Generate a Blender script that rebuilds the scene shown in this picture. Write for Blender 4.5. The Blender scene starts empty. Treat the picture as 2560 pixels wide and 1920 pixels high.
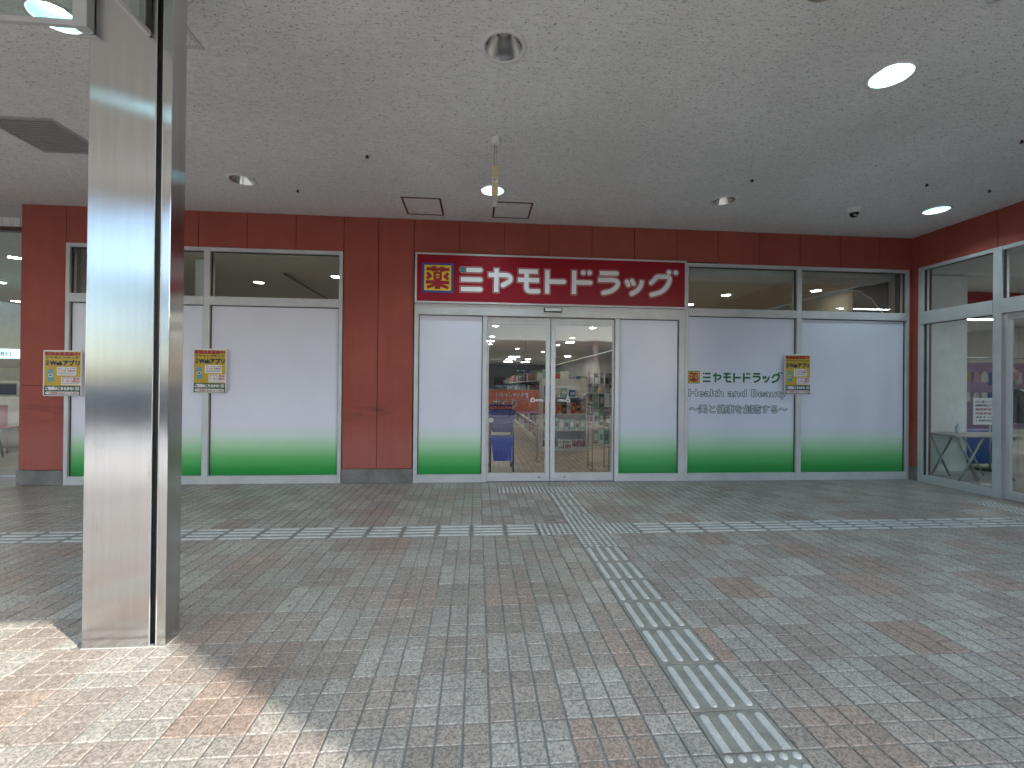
import bpy, bmesh, math, random
from mathutils import Vector, Matrix
random.seed(11)
sc = bpy.context.scene
COL = sc.collection
R_ = math.radians

# ------------------------------------------------------------------ camera
CAM = Vector((-0.859, -5.600, 1.293))
FPX = 1103.77                       # focal length in pixels of a 2560 px wide frame
YAW, PITCH, ROLL = 0.0781, 0.003846, 0.009989
fw = Vector((math.sin(YAW) * math.cos(PITCH), math.cos(YAW) * math.cos(PITCH), math.sin(PITCH)))
rt = Vector((math.cos(YAW), -math.sin(YAW), 0)); up = rt.cross(fw)
rr = rt * math.cos(ROLL) + up * math.sin(ROLL); uu = up * math.cos(ROLL) - rt * math.sin(ROLL)
cd = bpy.data.cameras.new('camera'); cam = bpy.data.objects.new('camera', cd); COL.objects.link(cam)
cd.sensor_width = 36.0; cd.lens = 36.0 * FPX / 2560; cd.clip_start = 0.05; cd.clip_end = 2000
m = Matrix.Identity(4)
for i in range(3):
    m[i][0], m[i][1], m[i][2], m[i][3] = rr[i], uu[i], -fw[i], CAM[i]
cam.matrix_world = m
sc.camera = cam

# ------------------------------------------------------------------ sky, sun, exposure
SUN_EL = R_(27.0); SUN_AZ = math.atan2(0.816, -0.578)
w = bpy.data.worlds.new('World'); sc.world = w; w.use_nodes = True
wn = w.node_tree
sky = wn.nodes.new('ShaderNodeTexSky'); sky.sky_type = 'NISHITA'; sky.sun_disc = False
sky.sun_elevation = SUN_EL; sky.sun_rotation = SUN_AZ; sky.air_density = 1.0; sky.dust_density = 1.6; sky.ozone_density = 1.0
wn.links.new(sky.outputs[0], wn.nodes['Background'].inputs[0])
wn.nodes['Background'].inputs[1].default_value = 0.15
sd = bpy.data.lights.new('sun', 'SUN'); sd.energy = 2.6; sd.angle = R_(0.42); sd.color = (1.0, 0.91, 0.78)
sun = bpy.data.objects.new('sun', sd); COL.objects.link(sun)
sdir = Vector((math.sin(SUN_AZ) * math.cos(SUN_EL), math.cos(SUN_AZ) * math.cos(SUN_EL), math.sin(SUN_EL)))
sun.rotation_euler = sdir.to_track_quat('Z', 'Y').to_euler(); sun.location = (20, -20, 20)
sc.view_settings.view_transform = 'Standard'; sc.view_settings.look = 'None'
sc.view_settings.gamma = 1.0; sc.view_settings.use_curve_mapping = False
sc.view_settings.exposure = 1.8
sc.cycles.use_denoising = True
sc.cycles.caustics_reflective = False; sc.cycles.caustics_refractive = False
sc.cycles.max_bounces = 7; sc.cycles.diffuse_bounces = 4; sc.cycles.glossy_bounces = 4; sc.cycles.transparent_max_bounces = 14
sc.cycles.use_adaptive_sampling = True; sc.cycles.adaptive_threshold = 0.03
sc.cycles.sample_clamp_indirect = 6.0

# ------------------------------------------------------------------ material helpers
def new_mat(name):
    m = bpy.data.materials.new(name); m.use_nodes = True
    return m, m.node_tree, m.node_tree.nodes['Principled BSDF']
def link(nt, a, b): nt.links.new(a, b)
def node(nt, t, **kw):
    n = nt.nodes.new(t)
    for k, v in kw.items(): setattr(n, k, v)
    return n
def ramp(nt, fac, stops, interp='LINEAR'):
    r = node(nt, 'ShaderNodeValToRGB'); r.color_ramp.interpolation = interp
    el = r.color_ramp.elements
    while len(el) < len(stops): el.new(0.5)
    for e, (p, c) in zip(el, stops):
        e.position = p; e.color = (c[0], c[1], c[2], 1) if hasattr(c, '__len__') else (c, c, c, 1)
    link(nt, fac, r.inputs[0]); return r.outputs[0]
def mixc(nt, a, b, fac, mode='MIX'):
    n = node(nt, 'ShaderNodeMix', data_type='RGBA', blend_type=mode)
    for sock, v in ((n.inputs[6], a), (n.inputs[7], b), (n.inputs[0], fac)):
        if hasattr(v, 'is_output') or hasattr(v, 'node'): link(nt, v, sock)
        elif hasattr(v, '__len__'): sock.default_value = (v[0], v[1], v[2], 1)
        else: sock.default_value = v
    return n.outputs[2]
def pos(nt, scale=(1, 1, 1), obj=False):
    src = node(nt, 'ShaderNodeTexCoord').outputs['Object'] if obj else node(nt, 'ShaderNodeNewGeometry').outputs['Position']
    mp = node(nt, 'ShaderNodeMapping'); mp.inputs['Scale'].default_value = scale
    link(nt, src, mp.inputs[0]); return mp.outputs[0]
def noise(nt, vec, scale, detail=3, rough=0.5, dist=0.0):
    n = node(nt, 'ShaderNodeTexNoise'); n.inputs['Scale'].default_value = scale
    n.inputs['Detail'].default_value = detail; n.inputs['Roughness'].default_value = rough; n.inputs['Distortion'].default_value = dist
    link(nt, vec, n.inputs['Vector']); return n.outputs['Fac']
def bump(nt, b, h, strength=0.3, dist=0.002):
    n = node(nt, 'ShaderNodeBump'); n.inputs['Strength'].default_value = strength; n.inputs['Distance'].default_value = dist
    link(nt, h, n.inputs['Height']); link(nt, n.outputs[0], b.inputs['Normal'])

def plain(name, col, rough=0.5, metal=0.0, var=0.06, vscale=6.0, spec=0.5, coat=0.0):
    m, nt, b = new_mat(name)
    f = noise(nt, pos(nt), vscale, 2, 0.6)
    lo = tuple(max(0, c * (1 - var)) for c in col); hi = tuple(min(1, c * (1 + var)) for c in col)
    link(nt, ramp(nt, f, [(0.3, lo), (0.7, hi)]), b.inputs['Base Color'])
    b.inputs['Roughness'].default_value = rough; b.inputs['Metallic'].default_value = metal
    b.inputs['Specular IOR Level'].default_value = spec; b.inputs['Coat Weight'].default_value = coat
    return m
def emit(name, col, strength):
    m, nt, b = new_mat(name)
    b.inputs['Base Color'].default_value = (*col, 1); b.inputs['Emission Color'].default_value = (*col, 1)
    b.inputs['Emission Strength'].default_value = strength
    return m
def glass_mat(name, tint=(0.93, 0.97, 0.96), k=1.0, rough=0.0):
    m = bpy.data.materials.new(name); m.use_nodes = True; nt = m.node_tree
    nt.nodes.remove(nt.nodes['Principled BSDF'])
    tr = node(nt, 'ShaderNodeBsdfTransparent'); tr.inputs[0].default_value = (*tint, 1)
    gl = node(nt, 'ShaderNodeBsdfGlossy'); gl.inputs['Roughness'].default_value = rough
    gl.inputs['Color'].default_value = (k, k, k, 1)
    fr = node(nt, 'ShaderNodeFresnel'); fr.inputs[0].default_value = 1.5
    mx = node(nt, 'ShaderNodeMixShader')
    ge = node(nt, 'ShaderNodeNewGeometry'); inv = node(nt, 'ShaderNodeMath', operation='SUBTRACT'); inv.inputs[0].default_value = 2.0
    link(nt, ge.outputs['Backfacing'], inv.inputs[1])
    cl = node(nt, 'ShaderNodeMath', operation='SUBTRACT'); link(nt, inv.outputs[0], cl.inputs[0]); ml = node(nt, 'ShaderNodeMath', operation='MULTIPLY'); ml.inputs[1].default_value = 1.0
    link(nt, ge.outputs['Backfacing'], ml.inputs[0]); link(nt, ml.outputs[0], cl.inputs[1])
    fm = node(nt, 'ShaderNodeMath', operation='MULTIPLY', use_clamp=True); link(nt, fr.outputs[0], fm.inputs[0]); link(nt, cl.outputs[0], fm.inputs[1])
    link(nt, fm.outputs[0], mx.inputs[0]); link(nt, tr.outputs[0], mx.inputs[1]); link(nt, gl.outputs[0], mx.inputs[2])
    link(nt, mx.outputs[0], nt.nodes['Material Output'].inputs[0])
    return m

M = {}
# floor tile: colour from the tile's own attribute, wormy relief
def tile_mat():
    m, nt, b = new_mat('tile_ceramic')
    at = node(nt, 'ShaderNodeAttribute', attribute_name='Col')
    p = pos(nt)
    f = noise(nt, p, 82, 2, 0.55, 1.0)
    fs = noise(nt, p, 260, 2, 0.5)
    dark = ramp(nt, f, [(0.39, 0.64), (0.50, 1.0), (0.60, 1.30)])
    c1 = mixc(nt, at.outputs['Color'], dark, 1.0, 'MULTIPLY')
    sp = ramp(nt, fs, [(0.3, 0.9), (0.7, 1.06)])
    c2 = mixc(nt, c1, sp, 1.0, 'MULTIPLY')
    st = noise(nt, p, 0.9, 5, 0.62)
    c3 = mixc(nt, c2, ramp(nt, st, [(0.32, (0.80, 0.80, 0.79)), (0.62, (1.0, 1.0, 1.0))]), 1.0, 'MULTIPLY')
    st2 = noise(nt, p, 7.0, 4, 0.7)
    c4 = mixc(nt, c3, ramp(nt, st2, [(0.66, (1, 1, 1)), (0.78, (0.72, 0.70, 0.68))]), 0.6, 'MULTIPLY')
    vo = node(nt, 'ShaderNodeTexVoronoi'); vo.inputs['Scale'].default_value = 2.4; vo.inputs['Randomness'].default_value = 1.0; link(nt, p, vo.inputs['Vector'])
    c4 = mixc(nt, c4, ramp(nt, vo.outputs['Distance'], [(0.022, (0.34, 0.33, 0.32)), (0.034, (1, 1, 1))]), 0.8, 'MULTIPLY')
    link(nt, c4, b.inputs['Base Color'])
    link(nt, ramp(nt, st, [(0.3, 0.36), (0.7, 0.52)]), b.inputs['Roughness'])
    b.inputs['Specular IOR Level'].default_value = 0.55
    bump(nt, b, f, 0.5, 0.0016)
    return m
M['tile'] = tile_mat()
def mortar():
    m, nt, b = new_mat('mortar_joint')
    p = pos(nt); f = noise(nt, p, 5, 5, 0.65); g = noise(nt, p, 160, 2)
    c = ramp(nt, f, [(0.3, (0.20, 0.20, 0.197)), (0.7, (0.33, 0.33, 0.32))])
    link(nt, mixc(nt, c, ramp(nt, g, [(0.3, 0.8), (0.7, 1.1)]), 1.0, 'MULTIPLY'), b.inputs['Base Color'])
    b.inputs['Roughness'].default_value = 0.8
    return m
M['mortar'] = mortar()
def worn(name, lo, hi, rough, scale=14, spk=220, bumpv=0.2):
    m, nt, b = new_mat(name)
    p = pos(nt); f = noise(nt, p, scale, 5, 0.65); g = noise(nt, p, spk, 2)
    c = ramp(nt, f, [(0.3, lo), (0.7, hi)])
    link(nt, mixc(nt, c, ramp(nt, g, [(0.28, 0.72), (0.5, 1.0), (0.75, 1.1)]), 1.0, 'MULTIPLY'), b.inputs['Base Color'])
    b.inputs['Roughness'].default_value = rough
    bump(nt, b, g, bumpv, 0.001)
    return m
M['tactile_plate'] = worn('tactile_plate', (0.20, 0.197, 0.18), (0.33, 0.325, 0.295), 0.5)
M['tactile_bar'] = worn('tactile_bar', (0.46, 0.47, 0.46), (0.62, 0.63, 0.62), 0.4)

def red_wall():
    m, nt, b = new_mat('red_wall_paint')
    p = pos(nt); f = noise(nt, p, 1.6, 6, 0.62); g = noise(nt, p, 120, 3)
    base = ramp(nt, f, [(0.28, (0.285, 0.058, 0.040)), (0.72, (0.365, 0.080, 0.054))])
    # trolley scuffs: thin pale horizontal scratches low down, chalky fade near the ground
    sx = node(nt, 'ShaderNodeSeparateXYZ'); link(nt, pos(nt), sx.inputs[0])
    hz = sx.outputs['Z']
    def band(a, b_, c_, d_):
        mr = ramp(nt, hz, [(a, 0), (b_, 1), (c_, 1), (d_, 0)]); return mr
    sn = noise(nt, pos(nt, (5, 5, 170)), 1.0, 4, 0.7)
    scr = ramp(nt, sn, [(0.665, 0), (0.70, 1)])
    bandm = band(0.60, 0.66, 0.92, 0.98)
    mm = node(nt, 'ShaderNodeMath', operation='MULTIPLY'); link(nt, scr, mm.inputs[0]); link(nt, bandm, mm.inputs[1])
    c1 = mixc(nt, base, (0.42, 0.20, 0.16), mm.outputs[0])
    dn = noise(nt, pos(nt, (2, 2, 9)), 1.0, 5, 0.7)
    grim = ramp(nt, dn, [(0.45, 0.0), (0.75, 1.0)])
    gb = band(0.72, 0.9, 1.02, 1.25)
    m2 = node(nt, 'ShaderNodeMath', operation='MULTIPLY'); link(nt, grim, m2.inputs[0]); link(nt, gb, m2.inputs[1])
    c2 = mixc(nt, c1, (0.13, 0.035, 0.03), m2.outputs[0])
    chk = band(0.0, 0.2, 0.5, 0.8)
    m3 = node(nt, 'ShaderNodeMath', operation='MULTIPLY'); link(nt, chk, m3.inputs[0]); link(nt, f, m3.inputs[1])
    c3 = mixc(nt, c2, (0.34, 0.115, 0.10), m3.outputs[0])
    vs = noise(nt, pos(nt, (11, 11, 0.55)), 1.0, 4, 0.65)
    c3 = mixc(nt, c3, ramp(nt, vs, [(0.36, (0.80, 0.78, 0.77)), (0.6, (1.0, 1.0, 1.0))]), 0.3, 'MULTIPLY')
    link(nt, c3, b.inputs['Base Color']); b.inputs['Roughness'].default_value = 0.62
    bump(nt, b, g, 0.25, 0.0015)
    return m
M['red'] = red_wall()
M['red_joint'] = plain('red_sealant', (0.10, 0.018, 0.014), 0.7)
M['concrete'] = worn('concrete_skirting', (0.13, 0.13, 0.125), (0.24, 0.235, 0.225), 0.75, 5)
def alu():
    m, nt, b = new_mat('anodised_aluminium')
    p = pos(nt); f = noise(nt, p, 3.0, 6, 0.7)
    sc_ = noise(nt, pos(nt, (40, 40, 420)), 1.0, 3, 0.7)
    c = ramp(nt, f, [(0.3, (0.50, 0.51, 0.53)), (0.7, (0.62, 0.63, 0.65))])
    sx = node(nt, 'ShaderNodeSeparateXYZ'); link(nt, pos(nt), sx.inputs[0])
    low = ramp(nt, sx.outputs['Z'], [(0.0, 1), (0.55, 0.8), (1.1, 0)])
    mm = node(nt, 'ShaderNodeMath', operation='MULTIPLY'); link(nt, ramp(nt, sc_, [(0.64, 0), (0.68, 1)]), mm.inputs[0]); link(nt, low, mm.inputs[1])
    link(nt, mixc(nt, c, (0.2, 0.19, 0.19), mm.outputs[0]), b.inputs['Base Color'])
    b.inputs['Metallic'].default_value = 0.35; b.inputs['Roughness'].default_value = 0.42
    return m
M['alu'] = alu()
M['alu_dark'] = plain('dark_gasket', (0.035, 0.037, 0.04), 0.5)
M['steel_grey'] = plain('grey_steel', (0.33, 0.34, 0.35), 0.4, 0.8)
def film():
    m, nt, b = new_mat('printed_window_film')
    sx = node(nt, 'ShaderNodeSeparateXYZ'); link(nt, pos(nt), sx.inputs[0])
    c = ramp(nt, sx.outputs['Z'], [(0.10, (0.016, 0.24, 0.045)), (0.20, (0.035, 0.32, 0.070)), (0.34, (0.14, 0.48, 0.17)),
                                  (0.48, (0.38, 0.66, 0.42)), (0.62, (0.62, 0.74, 0.72)), (0.76, (0.72, 0.745, 0.885))])
    f = noise(nt, pos(nt), 2.2, 4, 0.6)
    link(nt, mixc(nt, c, ramp(nt, f, [(0.3, 0.95), (0.7, 1.0)]), 1.0, 'MULTIPLY'), b.inputs['Base Color'])
    b.inputs['Roughness'].default_value = 0.2; b.inputs['Specular IOR Level'].default_value = 0.45
    g = noise(nt, pos(nt, (1, 1, 0.25)), 9.0, 2); bump(nt, b, g, 0.08, 0.002)
    return m
M['film'] = film()
M['film_fill'] = plain('film_pale', (0.74, 0.765, 0.885), 0.38, 0, 0.02)
M['glass'] = glass_mat('window_glass')
M['glass_clear'] = glass_mat('barrier_glass', (0.80, 0.86, 0.85), 1.0)
def ceiling_mat():
    m, nt, b = new_mat('rockwool_ceiling_board')
    p1 = pos(nt, (42, 150, 1)); p0 = pos(nt)
    wob = noise(nt, p0, 14, 2)
    d1 = noise(nt, p1, 1.0, 2, 0.5, 0.6)
    d2 = noise(nt, pos(nt, (95, 62, 1)), 1.0, 2, 0.5, 0.8)
    dens = noise(nt, p0, 0.55, 4, 0.6)
    t1 = ramp(nt, d1, [(0.625, 1.0), (0.675, 0.0)])
    t2 = ramp(nt, d2, [(0.67, 1.0), (0.71, 0.0)])
    t = node(nt, 'ShaderNodeMath', operation='MULTIPLY'); link(nt, t1, t.inputs[0]); link(nt, t2, t.inputs[1])
    base = ramp(nt, dens, [(0.28, (0.70, 0.705, 0.705)), (0.72, (0.85, 0.86, 0.865))])
    soft = noise(nt, pos(nt, (14, 45, 1)), 1.0, 3, 0.6)
    base = mixc(nt, base, ramp(nt, soft, [(0.3, 0.90), (0.7, 1.03)]), 1.0, 'MULTIPLY')
    dk = mixc(nt, (0.31, 0.31, 0.305), base, t.outputs[0])
    link(nt, dk, b.inputs['Base Color']); b.inputs['Roughness'].default_value = 0.9
    b.inputs['Specular IOR Level'].default_value = 0.15
    bump(nt, b, t.outputs[0], 0.5, 0.003)
    return m
M['ceiling'] = ceiling_mat()
def brushed():
    m = bpy.data.materials.new('brushed_stainless_steel'); m.use_nodes = True; nt = m.node_tree
    nt.nodes.remove(nt.nodes['Principled BSDF'])
    gl = node(nt, 'ShaderNodeBsdfAnisotropic'); gl.distribution = 'BECKMANN'
    tg = node(nt, 'ShaderNodeTangent', direction_type='RADIAL', axis='Z'); link(nt, tg.outputs[0], gl.inputs['Tangent'])
    f = noise(nt, pos(nt, (700, 700, 6)), 1.0, 2, 0.5)
    st = noise(nt, pos(nt, (26, 26, 0.8)), 1.0, 3, 0.6)
    sm = noise(nt, pos(nt, (5, 5, 2.2)), 1.0, 5, 0.65)
    c = ramp(nt, f, [(0.3, (0.63, 0.63, 0.625)), (0.7, (0.71, 0.71, 0.70))])
    c = mixc(nt, c, ramp(nt, st, [(0.3, 0.92), (0.65, 1.0)]), 1.0, 'MULTIPLY')
    c = mixc(nt, c, ramp(nt, sm, [(0.62, (1, 1, 1)), (0.74, (0.80, 0.79, 0.77))]), 1.0, 'MULTIPLY')
    link(nt, c, gl.inputs['Color']); gl.inputs['Anisotropy'].default_value = -0.68
    link(nt, ramp(nt, sm, [(0.3, 0.18), (0.7, 0.23)]), gl.inputs['Roughness'])
    link(nt, gl.outputs[0], nt.nodes['Material Output'].inputs[0])
    return m
M['brushed'] = brushed()
M['black'] = plain('black_rubber', (0.012, 0.012, 0.013), 0.45)
M['white'] = plain('white_plastic', (0.72, 0.72, 0.71), 0.35)
M['white_paint'] = plain('white_paint', (0.70, 0.70, 0.69), 0.6)
M['ivory'] = plain('ivory_plastic', (0.60, 0.50, 0.30), 0.4)
M['grey'] = plain('grey_plastic', (0.42, 0.43, 0.43), 0.45)
M['vent_grey'] = plain('vent_grey', (0.33, 0.335, 0.335), 0.5)
M['brown_metal'] = plain('brown_trim', (0.10, 0.035, 0.022), 0.45)
M['reflector'] = plain('spun_reflector', (0.50, 0.50, 0.49), 0.17, 1.0)
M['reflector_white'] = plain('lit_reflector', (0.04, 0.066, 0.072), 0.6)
M['bulb_off'] = plain('frosted_bulb', (0.52, 0.53, 0.52), 0.25)
M['bulb_on'] = emit('lit_lamp', (0.66, 0.93, 1.0), 110.0)
M['bulb_warm'] = emit('lit_warm_lamp', (1.0, 0.88, 0.70), 78.0)
M['bulb_dim'] = emit('lit_dim_lamp', (1.0, 0.90, 0.74), 11.0)
M['panel_on'] = emit('lit_square_lamp', (0.93, 0.97, 1.0), 22.0)
M['sign_red'] = plain('sign_red', (0.29, 0.004, 0.018), 0.32, 0, 0.06, 1.5, 0.3)
M['sign_white'] = plain('sign_white', (0.83, 0.84, 0.88), 0.3, 0, 0.02)
M['sign_pinkline'] = plain('sign_outline', (0.62, 0.50, 0.52), 0.3, 0, 0.02)
M['sign_blue'] = plain('sign_blue', (0.045, 0.05, 0.27), 0.3, 0, 0.03)
M['sign_yellow'] = plain('sign_yellow', (0.72, 0.55, 0.03), 0.3, 0, 0.03)
M['sign_teal'] = plain('sign_teal', (0.02, 0.24, 0.21), 0.3, 0, 0.03)
M['ink_green'] = plain('ink_green', (0.012, 0.15, 0.045), 0.4, 0, 0.03)
M['ink_darkgreen'] = plain('ink_dark_green', (0.012, 0.05, 0.04), 0.4, 0, 0.03)
M['ink_red'] = plain('ink_red', (0.33, 0.010, 0.025), 0.4, 0, 0.03)
M['ink_navy'] = plain('ink_navy', (0.006, 0.006, 0.035), 0.4, 0, 0.03)
M['ink_black'] = plain('ink_black', (0.015, 0.015, 0.018), 0.4, 0, 0.03)
M['print_white'] = plain('print_white', (0.74, 0.74, 0.76), 0.3, 0, 0.02)
M['print_yellow'] = plain('print_yellow', (0.52, 0.36, 0.03), 0.18, 0, 0.1, 9)
M['print_green'] = plain('print_green', (0.010, 0.075, 0.05), 0.25, 0, 0.05)
M['print_teal'] = plain('print_teal', (0.13, 0.33, 0.38), 0.25, 0, 0.08)
M['blue_plastic'] = plain('blue_plastic', (0.020, 0.055, 0.50), 0.35)
M['navy_plastic'] = plain('navy_plastic', (0.008, 0.016, 0.22), 0.35)
M['orange_cloth'] = plain('orange_vinyl', (0.72, 0.15, 0.05), 0.5)
M['pink'] = plain('pink_trim', (0.70, 0.25, 0.42), 0.5)
M['cream_wall'] = plain('cream_wall', (0.48, 0.43, 0.37), 0.8, 0, 0.04, 1.0)
M['beige_ceiling'] = plain('beige_ceiling', (0.66, 0.60, 0.50), 0.85, 0, 0.03, 1.0)
M['wood'] = plain('dark_wood', (0.05, 0.027, 0.014), 0.5, 0, 0.25, 8)
M['table_wood'] = plain('table_top', (0.46, 0.40, 0.33), 0.4)
def cloth(name, col):
    m = bpy.data.materials.new(name); m.use_nodes = True; nt = m.node_tree; nt.nodes.remove(nt.nodes['Principled BSDF'])
    d = node(nt, 'ShaderNodeBsdfDiffuse'); t_ = node(nt, 'ShaderNodeBsdfTranslucent'); mx = node(nt, 'ShaderNodeMixShader'); mx.inputs[0].default_value = 0.5
    f = noise(nt, pos(nt), 12, 2); c = ramp(nt, f, [(0.3, tuple(a*0.92 for a in col)), (0.7, col)])
    link(nt, c, d.inputs[0]); link(nt, c, t_.inputs[0]); link(nt, d.outputs[0], mx.inputs[1]); link(nt, t_.outputs[0], mx.inputs[2]); link(nt, mx.outputs[0], nt.nodes['Material Output'].inputs[0])
    return m
M['purple_cloth'] = cloth('purple_banner_cloth', (0.12, 0.05, 0.20)); M['pin_cloth'] = cloth('white_banner_print', (0.85, 0.83, 0.80)); M['red_cloth'] = cloth('red_banner_print', (0.6, 0.04, 0.05)); M['yellow_cloth'] = cloth('yellow_banner_print', (0.8, 0.62, 0.05))
M['asphalt'] = worn('asphalt', (0.04, 0.04, 0.042), (0.065, 0.065, 0.066), 0.9, 3, 90)
M['paving'] = worn('plaza_paving', (0.43, 0.42, 0.39), (0.52, 0.51, 0.48), 0.85, 1.2, 40)
M['far_wall'] = plain('pale_render', (0.58, 0.56, 0.52), 0.8, 0, 0.05, 0.4)
M['far_glass'] = plain('far_window', (0.06, 0.07, 0.085), 0.1)
M['lilac'] = plain('lilac_cloth', (0.36, 0.22, 0.36), 0.7, 0, 0.3, 30)
M['dark_cloth'] = plain('dark_cloth', (0.03, 0.03, 0.035), 0.8)
M['white_cloth'] = plain('white_cloth', (0.60, 0.58, 0.55), 0.8)
M['bottle'] = plain('cloudy_bottle', (0.62, 0.70, 0.72), 0.2)
M['shop_floor'] = plain('hall_floor', (0.36, 0.34, 0.30), 0.25, 0, 0.15, 0.8)
M['dome'] = plain('smoked_dome', (0.02, 0.02, 0.022), 0.08)
M['red_card'] = plain('red_card', (0.45, 0.05, 0.05), 0.5)
M['cyan_card'] = plain('cyan_card', (0.20, 0.50, 0.52), 0.4)
M['pale_card'] = plain('pale_card', (0.62, 0.60, 0.58), 0.5)
M['tan_card'] = plain('tan_card', (0.38, 0.24, 0.14), 0.5)
M['green_card'] = plain('green_card', (0.10, 0.24, 0.09), 0.5)
M['orange_card'] = plain('orange_card', (0.62, 0.24, 0.04), 0.5)
M['blue_card'] = plain('blue_card', (0.08, 0.16, 0.42), 0.5)
M['pink_card'] = plain('pink_card', (0.55, 0.28, 0.34), 0.5)

# ------------------------------------------------------------------ mesh helpers
class MB:
    def __init__(s): s.v = []; s.f = []; s.mi = []; s.smooth = []
    def quad(s, a, b, c, d, mi=0):
        n = len(s.v); s.v += [a, b, c, d]; s.f.append((n, n+1, n+2, n+3)); s.mi.append(mi); s.smooth.append(False)
    def poly(s, pts, mi=0):
        n = len(s.v); s.v += list(pts); s.f.append(tuple(range(n, n+len(pts)))); s.mi.append(mi); s.smooth.append(False)
    def box(s, x0, x1, y0, y1, z0, z1, mi=0, ch=0.0):
        if ch <= 0:
            n = len(s.v)
            s.v += [(x0,y0,z0),(x1,y0,z0),(x1,y1,z0),(x0,y1,z0),(x0,y0,z1),(x1,y0,z1),(x1,y1,z1),(x0,y1,z1)]
            for q in ((0,3,2,1),(4,5,6,7),(0,1,5,4),(1,2,6,5),(2,3,7,6),(3,0,4,7)):
                s.f.append(tuple(n+i for i in q)); s.mi.append(mi); s.smooth.append(False)
        else:
            bm = bmesh.new(); bmesh.ops.create_cube(bm, size=1)
            bmesh.ops.transform(bm, matrix=Matrix.Translation(((x0+x1)/2,(y0+y1)/2,(z0+z1)/2)) @ Matrix.Diagonal((x1-x0,y1-y0,z1-z0,1)), verts=bm.verts)
            bmesh.ops.bevel(bm, geom=bm.edges[:], offset=ch, segments=2, affect='EDGES', profile=0.5)
            s.bm(bm, mi)
        return s
    def bm(s, bm, mi=0, smooth=False):
        n = len(s.v); bm.verts.ensure_lookup_table()
        for i, v in enumerate(bm.verts): v.index = i
        s.v += [tuple(v.co) for v in bm.verts]
        for f in bm.faces:
            s.f.append(tuple(n+v.index for v in f.verts)); s.mi.append(mi); s.smooth.append(smooth)
        bm.free()
    def prism(s, pts, y0, y1, mi=0):
        """outline in x,z extruded from y0 (front) to y1"""
        n = len(s.v); k = len(pts)
        s.v += [(x, y0, z) for x, z in pts] + [(x, y1, z) for x, z in pts]
        s.f.append(tuple(range(n, n+k))); s.f.append(tuple(range(n+2*k-1, n+k-1, -1)))
        s.mi += [mi, mi]; s.smooth += [False, False]
        for i in range(k):
            j = (i+1) % k; s.f.append((n+i, n+k+i, n+k+j, n+j)); s.mi.append(mi); s.smooth.append(False)
    def lathe(s, prof, c=(0,0,0), seg=28, mi=0, smooth=True):
        """prof = [(r, z)...]"""
        n = len(s.v)
        for r, z in prof:
            for i in range(seg):
                a = 2*math.pi*i/seg; s.v.append((c[0]+r*math.cos(a), c[1]+r*math.sin(a), c[2]+z))
        for j in range(len(prof)-1):
            for i in range(seg):
                k = (i+1) % seg
                s.f.append((n+j*seg+i, n+j*seg+k, n+(j+1)*seg+k, n+(j+1)*seg+i)); s.mi.append(mi); s.smooth.append(smooth)
    def disc(s, r, c, seg=28, mi=0, down=False):
        pts = [(c[0]+r*math.cos(2*math.pi*i/seg), c[1]+r*math.sin(2*math.pi*i/seg), c[2]) for i in range(seg)]
        s.poly(pts[::-1] if down else pts, mi)
    def tube(s, pts, r, seg=8, mi=0):
        pts = [Vector(p) for p in pts]; n = len(s.v); k = len(pts)
        for i, p in enumerate(pts):
            d = (pts[min(i+1, k-1)] - pts[max(i-1, 0)]).normalized()
            a = d.cross(Vector((0,0,1)) if abs(d.z) < 0.9 else Vector((1,0,0))).normalized(); b = d.cross(a)
            for j in range(seg):
                t = 2*math.pi*j/seg; q = p + (a*math.cos(t) + b*math.sin(t))*r; s.v.append(tuple(q))
        for i in range(k-1):
            for j in range(seg):
                l = (j+1) % seg
                s.f.append((n+i*seg+j, n+i*seg+l, n+(i+1)*seg+l, n+(i+1)*seg+j)); s.mi.append(mi); s.smooth.append(True)
        s.f.append(tuple(n+j for j in range(seg))[::-1]); s.f.append(tuple(n+(k-1)*seg+j for j in range(seg))); s.mi += [mi, mi]; s.smooth += [False, False]
        return s
    def mesh(s, name, mats):
        me = bpy.data.meshes.new(name); me.from_pydata(s.v, [], s.f)
        for m_ in mats: me.materials.append(M[m_] if isinstance(m_, str) else m_)
        me.polygons.foreach_set('material_index', s.mi); me.polygons.foreach_set('use_smooth', s.smooth); me.update()
        bm = bmesh.new(); bm.from_mesh(me); bmesh.ops.recalc_face_normals(bm, faces=bm.faces); bm.to_mesh(me); bm.free()
        return me
    def build(s, name, mats, parent=None, loc=None):
        if isinstance(mats, str) or not hasattr(mats, '__len__'): mats = [mats]
        return obj(name, s.mesh(name, mats), parent, loc)
def obj(name, me, parent=None, loc=None):
    o = bpy.data.objects.new(name, me); COL.objects.link(o)
    if parent is not None: o.parent = parent
    if loc is not None: o.location = loc
    return o
def tag(o, label=None, cat=None, group=None, kind=None):
    if label: o['label'] = label
    if cat: o['category'] = cat
    if group: o['group'] = group
    if kind: o['kind'] = kind
    return o
def thing(name, label, cat, loc=(0,0,0), group=None):
    o = bpy.data.objects.new(name, None); COL.objects.link(o); o.location = loc
    o.empty_display_size = 0.1
    return tag(o, label, cat, group)
def copy_tree(o, parent=None, loc=None):
    c = o.copy(); COL.objects.link(c); c.parent = parent
    if loc is not None: c.location = loc
    for ch in list(o.children): copy_tree(ch, c)
    return c
def bx(name, mats, parent, *a, ch=0.0, loc=None):
    mb = MB(); mb.box(*a, ch=ch); return mb.build(name, mats, parent, loc)

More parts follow.
